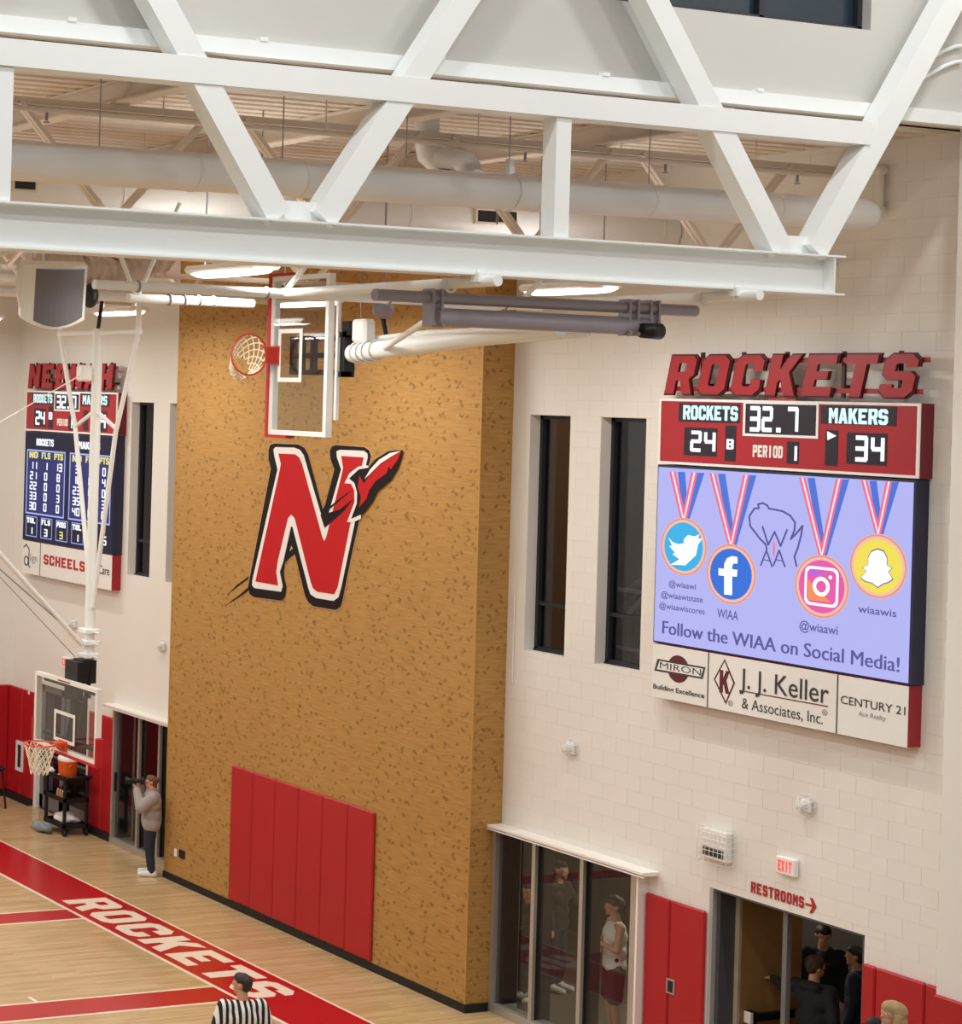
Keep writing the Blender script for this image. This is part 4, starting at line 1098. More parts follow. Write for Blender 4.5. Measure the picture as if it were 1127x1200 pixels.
MB().prism([circle(U_, V_, s_ * .5), circle(U_, V_, s_ * .3)], WF, 0.0105, 0.012).build('camera_lens_ring', E_W, scr, True)
poly(circle(U_ + s_ * .52, V_ + s_ * .52, s_ * .1, 12), 0.0105, 0.012, 'camera_dot', E_W, scr)
gh = cp([(694, 586), (710, 592), (719, 610), (719, 630), (733, 638), (722, 648), (735, 668), (722, 677), (708, 681), (694, 691), (679, 679), (660, 674), (648, 665), (664, 646), (652, 637), (668, 628), (668, 608), (677, 592)])
cu_, cv_ = C1(692, 640)
poly([(cu_ + (a - cu_) * 1.07, cv_ + (b - cv_) * 1.07) for a, b in gh][::-1], 0.008, 0.009, 'ghost_outline', E_TXT, scr); poly(gh[::-1], 0.009, 0.011, 'ghost_emblem', E_W, scr)
wis = cp([(380, 585), (378, 572), (362, 556), (348, 538), (334, 520), (331, 492), (346, 470), (358, 470), (356, 458), (370, 455), (382, 462), (386, 470), (425, 478), (446, 490), (460, 510), (458, 532), (448, 556), (464, 540), (481, 519), (477, 545), (468, 580), (458, 606), (464, 632)])
stroke(wis, 0.022, 0.0, 0.004, 'state_outline', E_TXT, scr)
stroke(cp([(369, 521), (385, 572), (403, 536), (420, 576), (438, 530)]), 0.022, 0.004, 0.007, 'emblem_letter', E_TXT, scr); stroke(cp([(402, 566), (401, 602)]), 0.02, 0.007, 0.009, 'emblem_letter', E_PK, scr)
for x in (364, 400): stroke(cp([(x, 630), (x + 16, 588), (x + 32, 634)]), 0.02, 0.004, 0.007, 'emblem_letter', E_TXT, scr); stroke(cp([(x + 7, 614), (x + 25, 618)]), 0.012, 0.004, 0.007, 'emblem_letter', E_TXT, scr)
def line_text(s, x0, y0, x1, y1, hpx, m, parent, name='screen_text', off=0.0, n=0.004):
    a, b = C1(x0, y0), C1(x1, y1); h = C1(x0, y0 - hpx)[1] - a[1]; v = (a[1] + b[1]) / 2
    return font_text(s, WF, a[0], v, b[0] - a[0], h, 0, n, name, m, parent, 0.0, off)
line_text('@wiaawi', 105, 690, 181, 697, 17, E_TXT, scr, off=0.012); line_text('@wiaawistate', 83, 722, 201, 732, 17, E_TXT, scr, off=0.012); line_text('@wiaawiscores', 78, 753, 206, 765, 17, E_TXT, scr, off=0.012)
line_text('WIAA', 241, 778, 300, 784, 27, E_TXT, scr, off=0.012); line_text('@wiaawi', 472, 812, 580, 824, 26, E_TXT, scr, off=0.012); line_text('wiaawis', 637, 764, 745, 774, 22, E_TXT, scr, off=0.012)
for dx_ in (0, 2.2): line_text('Follow the WIAA on Social Media!', 86 + dx_, 826, 752 + dx_, 925, 38, E_TXT, scr, n=0.004 + dx_ * 0.0002)
# ad panels
d1u, d2u = (C1(217, 880)[0] + C1(213, 1020)[0]) / 2, (C1(580, 940)[0] + C1(576, 1098)[0]) / 2
ads = [rect(a, zA0, b, zA1 - 0.015, -0.01, 0.0, 'ad_panel', ADW, sb) for a, b in ((UL, d1u - 0.008), (d1u + 0.008, d2u - 0.008), (d2u + 0.008, UR))]
for u in (d1u, d2u): rect(u - 0.008, zA0, u + 0.008, zA1 - 0.015, -0.01, 0.002, 'panel_divider', INK, sb)
u, v = C1(131, 922); poly(circle(u, v, 0.165), 0, 0.002, 'disc_emblem', INKM, ads[0])
poly(cp([(73, 893), (208, 917), (200, 950), (64, 926)])[::-1], 0.002, 0.003, 'emblem_bar', INK, ads[0]); poly(cp([(79, 899), (202, 921), (195, 944), (71, 922)])[::-1], 0.003, 0.0035, 'emblem_bar_face', ADW, ads[0])
line_text('MIRON', 80, 921, 196, 939, 19, INK, ads[0], 'ad_text', 0.0, 0.005); line_text('Building Excellence', 61, 977, 205, 1003, 14, INK, ads[0], 'ad_text', 0.02)
poly(cp([(262, 893), (291, 962), (265, 1022), (231, 950)])[::-1], 0, 0.002, 'diamond_emblem', INKM, ads[1]); poly(cp([(262, 901), (286, 962), (265, 1012), (236, 951)])[::-1], 0.002, 0.003, 'diamond_face', ADW, ads[1])
r = R1(248, 926, 276, 990); words('K', WF, r[0], r[1], r[2] - r[0], r[3] - r[1], 'diamond_letter', INKM, ads[1], 0.006)
line_text('J. J. Keller', 304, 976, 554, 1017, 58, INK, ads[1], 'ad_text', 0.004); line_text('& Associates, Inc.', 310, 1033, 538, 1076, 32, INK, ads[1], 'ad_text')
stroke(cp([(303, 982), (551, 1027)]), 0.012, 0, 0.003, 'ad_rule', INKM, ads[1])
for x, y in ((278, 1018), (543, 1044)): u, v = C1(x, y); MB().prism([circle(u, v, 0.034, 16), circle(u, v, 0.026, 16)], WF, 0, 0.003).build('registered_ring', INKG, ads[1], True); line_text('R', x - 3, y + 5, x + 4, y + 6, 9, INKG, ads[1], 'registered_letter')
line_text('CENTURY 21', 588, 1020, 770, 1050, 24, INK, ads[2], 'ad_text', 0.004); line_text('Ace Realty', 638, 1053, 715, 1067, 14, INKG, ads[2], 'ad_text')

# letter sign above each board
def letter_sign(name, label, text, uL, uR, v0, h, shear, posts):
    root = thing(name, (XW - 0.1, -(uL + uR) / 2, v0), label, 'sign')
    n = len(text); gap = 0.20; cw = (uR - uL - shear * h) / (n + gap * (n - 1)); x = uL
    DARKR = mat('dark_red_outline', '3c0a12', 0.5); LETR = mat('red_sign_face', 'a11824', 0.4)
    for k, v in enumerate((v0 + 0.045, v0 + h * 0.80)):
        rect(uL - 0.02 + shear * (v - v0), v, uR - 0.02 - shear * h + shear * (v - v0) + 0.1, v + 0.055, -0.02, 0.0, 'rail', LETR, root)
    for u in posts: rect(u - 0.02, v0 - 0.005, u + 0.02, v0 + h + 0.03, -0.05, -0.02, 'post', DARKR, root)
    for u in posts: rect(u - 0.015, v0 + 0.1, u + 0.015, v0 + 0.14, XS - XW - 0.001, -0.05, 'standoff', DARKR, root)
    for ch in text:
        for dark in (True, False):
            mb = MB(); s = 1.0 if dark else 0.90
            for loops in glyph(ch):
                L2 = []
                for i, lp in enumerate(loops):
                    pts = []
                    for p in lp:
                        px_, py_ = (p[0] - 5), (p[1] - 7)
                        if dark: px_ *= 1.06; py_ *= 1.04
                        elif True: px_ *= 0.96; py_ *= 0.96
                        py = (py_ + 7) / 14 * h
                        pts.append((x + (px_ + 5) / 10 * cw + shear * py, v0 + py))
                    L2.append(pts)
                mb.prism(L2, WF, 0.0 if dark else 0.03, 0.03 if dark else 0.045)
            if dark: lo = mb.build('letter', DARKR, root, True)
            else: mb.build('letter_face', LETR, lo, True)
        x += cw * (1 + gap)
    return root
sv0 = (C1(100, 154)[1] + C1(795, 164)[1]) / 2 + 0.015; sh = (C1(125, 42)[1] + C1(820, 30)[1]) / 2 - sv0
su0, su1 = C1(98, 152)[0], C1(823, 32)[0]
letter_sign('letter_sign', 'red block-letter ROCKETS sign on top of the near scoreboard', 'ROCKETS', su0, su1, sv0, sh, 0.22, [C1(x, 34)[0] for x in (195, 310, 432, 592, 752)])
nm = rect(*R1(384, 158, 462, 170), -0.02, 0.0, 'maker_plate', mat('red_maker_plate', 'a83a40', 0.5), sb)

# far board, crop [20,410]-[160,700] at 4.1357
def C2(x, y): return px_loop([(x, y)], XS, 20, 410, 4.1357)[0]
UL2 = (C2(45, 200)[0] + C2(27, 905)[0]) / 2; UR2 = UL2 + (UR - UL); dv = C2(45, 197)[1] - zT1
sb2 = cabinet('scoreboard', 'red video scoreboard showing a player statistics table, behind the lowered backstop mast', UL2, UR2, dv)
W_ = UR2 - UL2
def Q(fu, fv, a, b): return (UL2 + W_ * fu, a + dv + (b - a) * fv)
def qrect(z0, z1, u0, v0, u1, v1, name, m, par, n0=0.0, n1=0.004):
    a = Q(u0, v0, z0, z1); b = Q(u1, v1, z0, z1); return rect(a[0], a[1], b[0], b[1], n0, n1, name, m, par)
def qtext(z0, z1, s, u0, v0, u1, v1, m, par, n=0.008, gap=0.2, name='lit_digits'):
    a = Q(u0, v0, z0, z1); b = Q(u1, v1, z0, z1); return words(s, WF, a[0], a[1], b[0] - a[0], b[1] - a[1], name, m, par, n, gap=gap)
T = (zT0, zT1)
for w4 in ((0.07, .66, .32, .95), (0.63, .66, .93, .95), (0.10, .10, .24, .56), (.27, .08, .32, .62), (.5, .06, .55, .42), (.66, .08, .71, .56), (.75, .08, .91, .56)): qrect(*T, *w4, 'digit_window', DIGBG, sb2)
a = Q(.335, .52, *T); b = Q(.62, .97, *T); rect(*a, *b, 0, 0.004, 'clock_window', DIGBG, sb2); frame_rect(*a, *b, 0.03, 0, 0.01, 'clock_border', WHITEPL, sb2)
for s, q4, m in (('ROCKETS', (.09, .70, .31, .92), E_CY), ('MAKERS', (.65, .70, .91, .92), E_CY), ('24', (.12, .15, .23, .5), E_W), ('32.7', (.36, .58, .58, .9), E_W), ('B', (.275, .3, .315, .48), E_W), ('1', (.505, .1, .54, .36), E_W), ('34', (.77, .14, .9, .5), E_W)): qtext(*T, s, *q4, m, sb2, gap=0.12)
qtext(*T, 'PERIOD', .37, .16, .49, .33, WHITEPL, sb2, 0.003, name='period_lettering')
V2 = (zA1 + 0.02, zT0 - 0.045)
scr2 = qrect(*V2, 0.003, 0, 0.997, 1, 'video_screen', E_TB2, sb2, -0.01, 0.0)
qtext(*V2, 'ROCKETS', .14, .885, .34, .95, E_W, scr2, gap=0.1, name='screen_text'); qtext(*V2, 'MAKERS', .62, .885, .85, .95, E_W, scr2, gap=0.1, name='screen_text')
for u0, u1 in ((.03, .475), (.525, .97)):
    qrect(*V2, u0, .24, u1, .845, 'table_panel', E_TBL, scr2, 0.0, 0.002)
    a = Q(u0, .24, *V2); b = Q(u1, .845, *V2); frame_rect(*a, *b, 0.03, 0.002, 0.004, 'table_border', E_LINE, scr2)
    cols = [u0 + .03 + k * .145 for k in range(3)]
    for c, s in zip(cols, ('NO', 'FLS', 'PTS')):
        qtext(*V2, s, c, .765, c + .10, .825, E_YEL, scr2, 0.006, 0.1, 'screen_text')
data = [('11', '1', '13'), ('21', '0', '8'), ('22', '0', '0'), ('33', '0', '3'), ('30', '0', '0')]
data2 = [('3', '1', '0'), ('10', '0', '4'), ('23', '0', '0'), ('35', '1', '3'), ('40', '0', '8')]
for u0, dt in ((.03, data), (.525, data2)):
    for k, row in enumerate(dt):
        vv = .66 - k * .095
        for j, s in enumerate(row):
            c = u0 + .045 + j * .145; w = .035 * len(s) + .01 * (len(s) - 1)
            qtext(*V2, s, c + (.075 - w) / 2, vv, c + (.075 + w) / 2, vv + .075, E_W, scr2, 0.006, 0.2, 'lit_digits')
for k, s in enumerate(('TOL', 'FLS', 'POSS', 'TOL')):
    u0 = .03 + k * .175
    qtext(*V2, s, u0 + .02, .155, u0 + .12, .205, E_W, scr2, 0.006, 0.1, 'screen_text')
    qtext(*V2, '1331'[k], u0 + .05, .05, u0 + .09, .12, E_YEL if k == 2 else E_W, scr2, 0.006, 0.1, 'lit_digits')
    a = Q(u0 + .01, .03, *V2); b = Q(u0 + .14, .22, *V2); frame_rect(*a, *b, 0.015, 0.0, 0.003, 'table_border', E_LINE, scr2)
for k in range(2):
    u0 = .76 + k * .11; qtext(*V2, '15'[k], u0 + .03, .06, u0 + .07, .14, E_W, scr2, 0.006, 0.1, 'lit_digits')
A2 = (zA0, zA1 - 0.015)
pan = [qrect(*A2, a, 0, b, 1, 'ad_panel', ADW, sb2, -0.01, 0.0) for a, b in ((0, .215), (.222, .76), (.767, 1))]
for u in (.2185, .7635): qrect(*A2, u - .003, 0, u + .003, 1, 'panel_divider', INK, sb2, -0.01, 0.002)
def qfont(s, u0, v0, u1, h, m, par, off=0.0):
    a = Q(u0, v0, *A2); b = Q(u1, v0, *A2); return font_text(s, WF, a[0], a[1], b[0] - a[0], h, 0, 0.004, 'ad_text', m, par, 0, off)
MB().prism([circle(Q(.055, .38, *A2)[0], Q(.055, .38, *A2)[1], .10), circle(Q(.055, .38, *A2)[0], Q(.055, .38, *A2)[1], .07)], WF, 0, 0.003).build('swash_letter', INK, pan[0], True)
stroke([Q(.02, .78, *A2), Q(.05, .88, *A2), Q(.085, .75, *A2), Q(.085, .25, *A2), Q(.10, .2, *A2)], 0.03, 0, 0.003, 'swash_letter', INK, pan[0])
qfont('lign', .10, .40, .185, .16, INKG, pan[0]); qtext(*A2, 'SCHEELS', .26, .38, .72, .68, INKR, pan[1], 0.004, name='ad_text'); qfont('Care', .87, .42, .98, .17, INK, pan[2], 0.01)
sv2 = sv0 + dv; letter_sign('letter_sign', 'red block-letter NEENAH sign on top of the far scoreboard', 'NEENAH', UL2 + 0.12, UR2 - 0.05, sv2, sh, 0.12, [UL2 + W_ * f for f in (.1, .25, .42, .6, .78, .93)])

# ================================================================== N EMBLEM ON THE WOOD WALL
lg = thing('rocket_emblem', (XWOOD - 0.02, Wp(375, 700, XWOOD).y, 5.0), 'large red letter N emblem with a rocket, on the flecked wood wall', 'emblem')
WN = wallfn(XWOOD - 0.002)
def NP(pts): return px_loop(pts, XWOOD, 280, 510, 5.367)
def npoly(loops, n0, n1, name, m): return MB().prism([NP(l) for l in loops], WN, n0, n1).build(name, m, lg, True)
LB = mat('black_emblem_vinyl', '150f11', 0.6, var=0.05, spec=0.2); LW = mat('white_emblem_vinyl', 'ece8e4', 0.45, var=0.03); LR = mat('red_emblem_vinyl', 'bd0f18', 0.55, var=0.05, spec=0.25); TANL = mat('tan_emblem_edge', 'c89a6a', 0.5)
blk = [(190, 95), (200, 62), (225, 52), (375, 58), (412, 78), (436, 120), (530, 470), (545, 440), (605, 215), (580, 150), (575, 100), (590, 70), (615, 62), (790, 75), (820, 95), (832, 130), (815, 200), (790, 320), (770, 430), (757, 540), (700, 800), (655, 1030), (640, 1080), (610, 1098), (470, 1075), (440, 1050), (420, 1010), (355, 740), (290, 800), (280, 870), (300, 960), (290, 1020), (270, 1040), (100, 1018), (70, 1000), (60, 960), (75, 880), (205, 210), (190, 150)]
bc = (445, 575)
npoly([[(bc[0] + (x - bc[0]) * 1.018, bc[1] + (y - bc[1]) * 1.012) for x, y in blk]], 0.0, 0.004, 'emblem_edge', TANL)
npoly([blk, [(330, 690), (318, 735), (344, 712)]], 0.004, 0.012, 'emblem_shadow', LB)
npoly([[(222, 90), (235, 75), (352, 78), (388, 92), (412, 125), (545, 580), (648, 215), (622, 140), (618, 102), (640, 92), (790, 98), (812, 115), (815, 140), (800, 205), (765, 400), (735, 545), (650, 950), (632, 1018), (600, 1042), (490, 1024), (455, 1000), (440, 955), (342, 575), (332, 575), (285, 790), (262, 860), (280, 950), (270, 985), (105, 962), (88, 945), (90, 910), (248, 215), (228, 130)]], 0.012, 0.016, 'emblem_outline', LW)
npoly([[(255, 115), (360, 120), (385, 140), (402, 178), (530, 640), (543, 668), (556, 640), (662, 210), (650, 130), (790, 140), (778, 200), (740, 400), (705, 565), (627, 955), (606, 1000), (500, 985), (472, 962), (457, 920), (357, 522), (335, 498), (314, 522), (250, 790), (240, 860), (252, 945), (110, 920), (265, 210), (270, 180)]], 0.016, 0.020, 'emblem_letter', LR)
npoly([[(815, 190), (760, 197), (703, 240), (672, 302), (712, 305), (733, 345), (735, 420), (688, 546), (725, 548), (775, 525), (770, 350), (740, 290), (770, 230), (835, 205)]], 0.020, 0.023, 'rocket_outline', LW)
npoly([[(1042, 94), (950, 100), (870, 150), (820, 205), (762, 215), (702, 272), (735, 300), (752, 360), (750, 430), (715, 526), (790, 492), (845, 420), (880, 350), (960, 285), (1010, 200)]], 0.023, 0.026, 'rocket_body', LB)
npoly([[(1030, 99), (960, 112), (890, 155), (835, 215), (800, 275), (830, 248), (900, 178), (975, 130)]], 0.026, 0.029, 'rocket_highlight', LW)
npoly([[(1030, 103), (975, 135), (900, 185), (830, 255), (795, 305), (768, 255), (757, 330), (778, 390), (765, 455), (812, 400), (830, 345), (868, 290), (940, 238), (952, 195), (965, 215), (1005, 160)]], 0.026, 0.029, 'rocket_face', LR)
npoly([[(725, 340), (640, 398), (576, 452), (572, 470), (640, 412)]], 0.020, 0.023, 'speed_streak', LB); npoly([[(726, 402), (640, 468), (600, 480), (520, 500), (546, 582), (620, 520), (665, 480)]], 0.020, 0.023, 'speed_streak', LB)
npoly([[(62, 888), (-8, 940), (-70, 1000), (-8, 952), (60, 902)]], 0.0, 0.004, 'speed_streak', LB); npoly([[(62, 955), (10, 1000), (-78, 1068), (12, 1012), (64, 975)]], 0.0, 0.004, 'speed_streak', LB)

# ================================================================== WALL PADS
def pads(name, label, Xf, edges, z0, z1, th, cat='wall pad', tilt=None):
    """edges: list of Y; one panel between each neighbours; Xf = wall face"""
    root = thing(name, (Xf - th / 2, (edges[0] + edges[-1]) / 2, z0), label, cat)
    for a, b in zip(edges[:-1], edges[1:]):
        MB().cbox((Xf - th, a + 0.003, z0), (Xf - 0.001, b - 0.003, z1), 0.018).build('pad_panel', RED, root)
    return root
ya, yb = Wp(435.5, 1040, XWOOD - .05).y, Wp(268.5, 980, XWOOD - .05).y
pads('wall_padding', 'row of tall red vinyl pads on the flecked wood wall', XWOOD, [ya + (yb - ya) * k / 6 for k in range(7)], 0.14, Wp(350, 923, XWOOD - .05).z, 0.05)
pz = 2.26
e0, e1, e2 = Wp(826, 1062, XW - .05).y, Wp(785, 1050, XW - .05).y, GLZ[0][0] - 0.04
p1_ = pads('wall_padding', 'two red wall pads between the storefront and the open door', XW, [e0, e1, e2], 0.12, pz, 0.05)
bx_ = Wp(786, 1156, XW - .05)
o = MB().box((XW - 0.062, bx_.y - 0.06, bx_.z - 0.09), (XW - 0.05, bx_.y + 0.06, bx_.z + 0.09)).build('inset_box', ALU, p1_)
MB().box((XW - 0.065, bx_.y - 0.04, bx_.z - 0.07), (XW - 0.06, bx_.y + 0.04, bx_.z + 0.07)).build('inset_face', BLACK, o)
f0, f1, f2 = DOR[0][0] - 0.02, Wp(1025, 1135, XW - .06).y, Wp(1083, 1150, XW - .06).y
pads('wall_padding', 'red wall pads on the far-set wall right after the open door', XW, [YN + 0.02, f2 if f2 > YN + .1 else YN + .12, f1, f0], 0.12, pz, 0.06)
pads('wall_padding', 'red wall pads on the projecting smooth wall', XW - 0.25, [10.0, 11.2, 12.4, 13.6, YN - 0.01], 0.12, pz, 0.06)
ed = [GLZ[1][1] + 0.06, (GLZ[1][1] + DOR[1][0]) / 2, DOR[1][0] - 0.03]
p3_ = pads('wall_padding', 'red wall pads between the far storefront and the closed far door', XW, ed, 0.12, pz, 0.05)
p4_ = pads('wall_padding', 'red wall pads in the corner past the closed far door', XW, [DOR[1][1] + 0.03, DOR[1][1] + 0.52, YF - 0.005], 0.12, pz, 0.05)
root = thing('wall_padding', (14, YF - 0.03, 0.12), 'red wall pads along the end wall', 'wall pad')
for k in range(10): MB().cbox((XW - 0.05 - 0.61 * (k + 1), YF - 0.06, 0.12), (XW - 0.053 - 0.61 * k, YF - 0.001, pz), 0.018).build('pad_panel', RED, root)
# cabinet window in the corner pads
c = Wp(23, 886, XW - 0.06)
k_ = thing('extinguisher_cabinet', (XW - 0.06, c.y, c.z - 0.28), 'white framed dark cabinet window set in the corner red pads', 'cabinet')
MB().prism([[(-c.y - .14, c.z - .3), (-c.y + .14, c.z - .3), (-c.y + .14, c.z + .3), (-c.y - .14, c.z + .3)], [(-c.y - .08, c.z - .23), (-c.y + .08, c.z - .23), (-c.y + .08, c.z + .23), (-c.y - .08, c.z + .23)]], wallfn(XW - .05), 0, .03).build('cabinet_frame', WHITEPL, k_, True)
MB().box((XW - 0.062, c.y - .08, c.z - .23), (XW - .052, c.y + .08, c.z + .23)).build('dark_window', BLACK, k_)
c = Wp(34, 812, XW - 0.06); tag(MB().cbox((XW - .075, c.y - .03, c.z - .03), (XW - .05, c.y + .03, c.z + .03), .008).build('wall_sensor', WHITEPL), 'tiny white square sensor at the top of the corner red pads', 'sensor')

# ================================================================== WALL DEVICES
def strobe(px, py, label):
    p = Wp(px, py, XW - 0.03)
    r = thing('alarm_strobe', (XW - 0.03, p.y, p.z - 0.12), label, 'alarm', 'caged alarm strobes')
    MB().cbox((XW - 0.06, p.y - .075, p.z - .075), (XW - .001, p.y + .075, p.z + .075), .02).build('strobe_body', WHITEPL, r)
    MB().lathe((XW - .06, p.y, p.z), (-1, 0, 0), [(0, .05), (.03, .045), (.045, .02)], 14).build('strobe_lens', mat('clear_strobe_lens', 'dfe3e6', .15), r)
    mb = MB()
    for i in range(6):
        t = math.pi * i / 6
        mb.tube([(XW - .002, p.y + .12 * math.cos(t), p.z + .12 * math.sin(t)), (XW - .09, p.y + .10 * math.cos(t), p.z + .10 * math.sin(t)), (XW - .125, p.y, p.z), (XW - .09, p.y - .10 * math.cos(t), p.z - .10 * math.sin(t)), (XW - .002, p.y - .12 * math.cos(t), p.z - .12 * math.sin(t))], .004, 5)
    mb.torus((XW - .09, p.y, p.z), (0, 1, 0), (0, 0, 1), .10, .004, 20, 5); mb.torus((XW - .004, p.y, p.z), (0, 1, 0), (0, 0, 1), .12, .004, 20, 5)
    mb.build('wire_guard', WHITEPL, r)
strobe(668, 877, 'white caged alarm strobe on the block wall above the near storefront'); strobe(944, 944, 'white caged alarm strobe on the block wall under the near scoreboard')
strobe(190, 757, 'white caged alarm strobe above the far storefront'); strobe(86, 731, 'white caged alarm strobe under the far scoreboard')
# caged clock speaker unit
a0, a1 = Wp(818, 967, XW - .1), Wp(859, 1018, XW - .1)
yl, yr = Wp(818, 990, XW - .12).y, Wp(852, 995, XW - .12).y; zt, zb = Wp(836, 970, XW - .12).z, Wp(836, 1012, XW - .12).z
r = thing('caged_clock', (XW - .08, (yl + yr) / 2, zb), 'white boxy clock unit in a wire guard left of the EXIT sign', 'clock')
MB().cbox((XW - .10, yr + .03, zb + .03), (XW - .001, yl - .03, zt - .03), .015).build('unit_body', WHITEPL, r)
o = MB().box((XW - .104, yr + .07, zb + .07), (XW - .099, yl - .05, zb + .17)).build('display', mat('grey_display', '6a6462', .3), r)
words('8888'[:3], wallfn(XW - .104), -yl + .08, zb + .085, (yl - yr) - .18, .07, 'display_digits', BLACK, o, 0.003)
mb = MB()
for i in range(8):
    y = yr + (yl - yr) * i / 7; mb.tube([(XW - .002, y, zb), (XW - .14, y, zb), (XW - .14, y, zt), (XW - .002, y, zt)], .004, 5)
for i in range(7):
    z = zb + (zt - zb) * i / 6; mb.tube([(XW - .002, yr, z), (XW - .14, yr, z), (XW - .14, yl, z), (XW - .002, yl, z)], .004, 5)
mb.build('wire_guard', WHITEPL, r)
# exit signs
def exit_sign(yl, yr, zt, zb, label, X=None):
    X = XW if X is None else X
    r = thing('exit_sign', (X - .04, (yl + yr) / 2, zb), label, 'exit sign')
    MB().cbox((X - .07, yr, zb), (X - .001, yl, zt), .012).build('sign_box', WHITEPL, r)
    words('EXIT', wallfn(X - .07), -yl + .04, zb + .04, (yl - yr) - .08, (zt - zb) - .08, 'lit_letters', E_RED, r, 0.004)
exit_sign(Wp(908, 1010, XW - .07).y, Wp(931, 1016, XW - .07).y, Wp(920, 1005, XW - .07).z, Wp(920, 1026, XW - .07).z, 'small white EXIT sign with red letters above the RESTROOMS lettering')
exit_sign(Wp(72, 776, XW - .07).y, Wp(81, 778, XW - .07).y, Wp(76, 770, XW - .07).z, Wp(76, 783, XW - .07).z, 'small lit EXIT sign above the closed far door')
# RESTROOMS ->
q0, q1 = Wp(880, 1046, XW), Wp(942, 1064, XW); hh = Wp(880, 1033, XW).z - q0.z; zz = (q0.z + q1.z) / 2
rl = thing('wall_lettering', (XW - .01, (q0.y + q1.y) / 2, zz), 'red RESTROOMS lettering with an arrow over the open door', 'lettering')
wallF = wallfn(XW - 0.004)
x = -q0.y; cw = (q0.y - q1.y) / (9 + 8 * .24)
for ch in 'RESTROOMS':
    mb = MB(); block_text(mb, ch, wallF, x, zz, cw, hh, 0, 0.004); mb.build('letter', INKR, rl, True); x += cw * 1.24
ua = -Wp(944, 1060, XW).y; ub = -Wp(957, 1063, XW).y; zc = zz + hh * .45; t = hh * .09
MB().prism([[(ua, zc - t), (ub - .055, zc - t), (ub - .09, zc - .085), (ub - .055, zc - .085), (ub, zc), (ub - .055, zc + .085), (ub - .09, zc + .085), (ub - .055, zc + t), (ua, zc + t)]], wallF, 0, .004).build('arrow', INKR, rl, True)
# socket plates on the wood wall
c = Wp(206, 999, XWOOD); tag(MB().cbox((XWOOD - .012, c.y - .04, c.z - .065), (XWOOD, c.y + .04, c.z + .065), .005).build('switch_plate', WHITEPL), 'small white switch plate low on the flecked wood wall', 'switch plate')
c = Wp(213.5, 1001, XWOOD); tag(MB().cbox((XWOOD - .015, c.y - .09, c.z - .07), (XWOOD, c.y + .09, c.z + .07), .005).build('outlet_box', BLACK), 'small black outlet box low on the flecked wood wall', 'outlet')
c = Wp(113, 945, XW - .05); tag(MB().cbox((XW - .062, c.y - .04, c.z - .065), (XW - .05, c.y + .04, c.z + .065), .005).build('outlet_plate', RED), 'red outlet plate on the pad between far storefront and far door', 'outlet')
# thin conduit beside the slot window
c = Wp(600, 800, XW - .02); tag(MB().tube([(XW - .02, c.y, c.z), (XW - .02, c.y, c.z + 1.2)], .01, 6).build('thin_conduit', WHITEWALL), 'thin white conduit on the wall by the wood corner', 'conduit')

# ---- things behind the slot windows
st = thing('stair_railing', (20.6, 20.4, 3.2), 'dark grey stair railing seen through the slot window nearest the scoreboard', 'railing')
for k in range(16):
    y = 19.6 + k * .14; MB().tube([(20.6, y, 3.2), (20.6, y, 5.75)], .014, 6).build('baluster', DARKALU, st)
MB().bar((20.6, 19.5, 5.75), (20.6, 21.8, 5.75), .05, .05).build('top_rail', ALU, st); MB().bar((20.6, 19.5, 4.95), (20.6, 21.8, 4.95), .05, .04).build('mid_rail', ALU, st); MB().bar((20.5, 20.9, 5.4), (20.5, 19.8, 6.5), .05, .05).build('handrail', ALU, st)
tag(MB().box((19.5, 22.0, 3.2), (21.2, 22.2, 8.6)).build('wood_partition', mat('brown_partition', '8a5f36', .6)), 'brown wood partition seen through the slot window by the wood corner', 'partition')

# ================================================================== CART, COOLER, STOOL
g0 = Fp(62, 974); g1 = Fp(101, 975)
cx0, cy0 = 18.45, 32.35
ct = thing('utility_cart', (cx0, cy0, 0), 'black two-shelf utility cart carrying the orange cooler', 'cart')
PL = BLACK
hx, hy = .26, .38
def shelf(z, nm):
    mb = MB(); mb.cbox((cx0 - hx, cy0 - hy, z), (cx0 + hx, cy0 + hy, z + .03), .012)
    for a, b in (((-hx, -hy), (-hx + .02, hy)), ((hx - .02, -hy), (hx, hy)), ((-hx, -hy), (hx, -hy + .02)), ((-hx, hy - .02), (hx, hy))): mb.box((cx0 + a[0], cy0 + a[1], z + .02), (cx0 + b[0], cy0 + b[1], z + .09))
    mb.build(nm, PL, ct)
for z in (.14, .62, 1.02): shelf(z, 'shelf')
for sx_ in (-1, 1):
    for sy_ in (-1, 1):
        X, Y = cx0 + sx_ * (hx - .03), cy0 + sy_ * (hy - .03)
        MB().cbox((X - .03, Y - .03, .12), (X + .03, Y + .03, 1.08), .01).build('leg', PL, ct)
        mb = MB(); mb.lathe((X - .02, Y, .06), (1, 0, 0), [(0, .03), (0, .06), (.04, .06), (.04, .03)], 14); mb.box((X - .03, Y - .02, .06), (X + .03, Y + .02, .14)); mb.build('caster', BLACKRUB, ct)
MB().tube([(cx0 - hx, cy0 - hy, 1.05), (cx0 - hx, cy0 - hy - .1, 1.12), (cx0 + hx, cy0 - hy - .1, 1.12), (cx0 + hx, cy0 - hy, 1.05)], .018, 8).build('handle', PL, ct)
zt = 1.05
OR = mat('orange_cooler_plastic', 'e8641c', .35, var=.04)
cl = thing('drink_cooler', (cx0 - .02, cy0 - .05, zt), 'round orange drink cooler with white lid on the black cart', 'cooler')
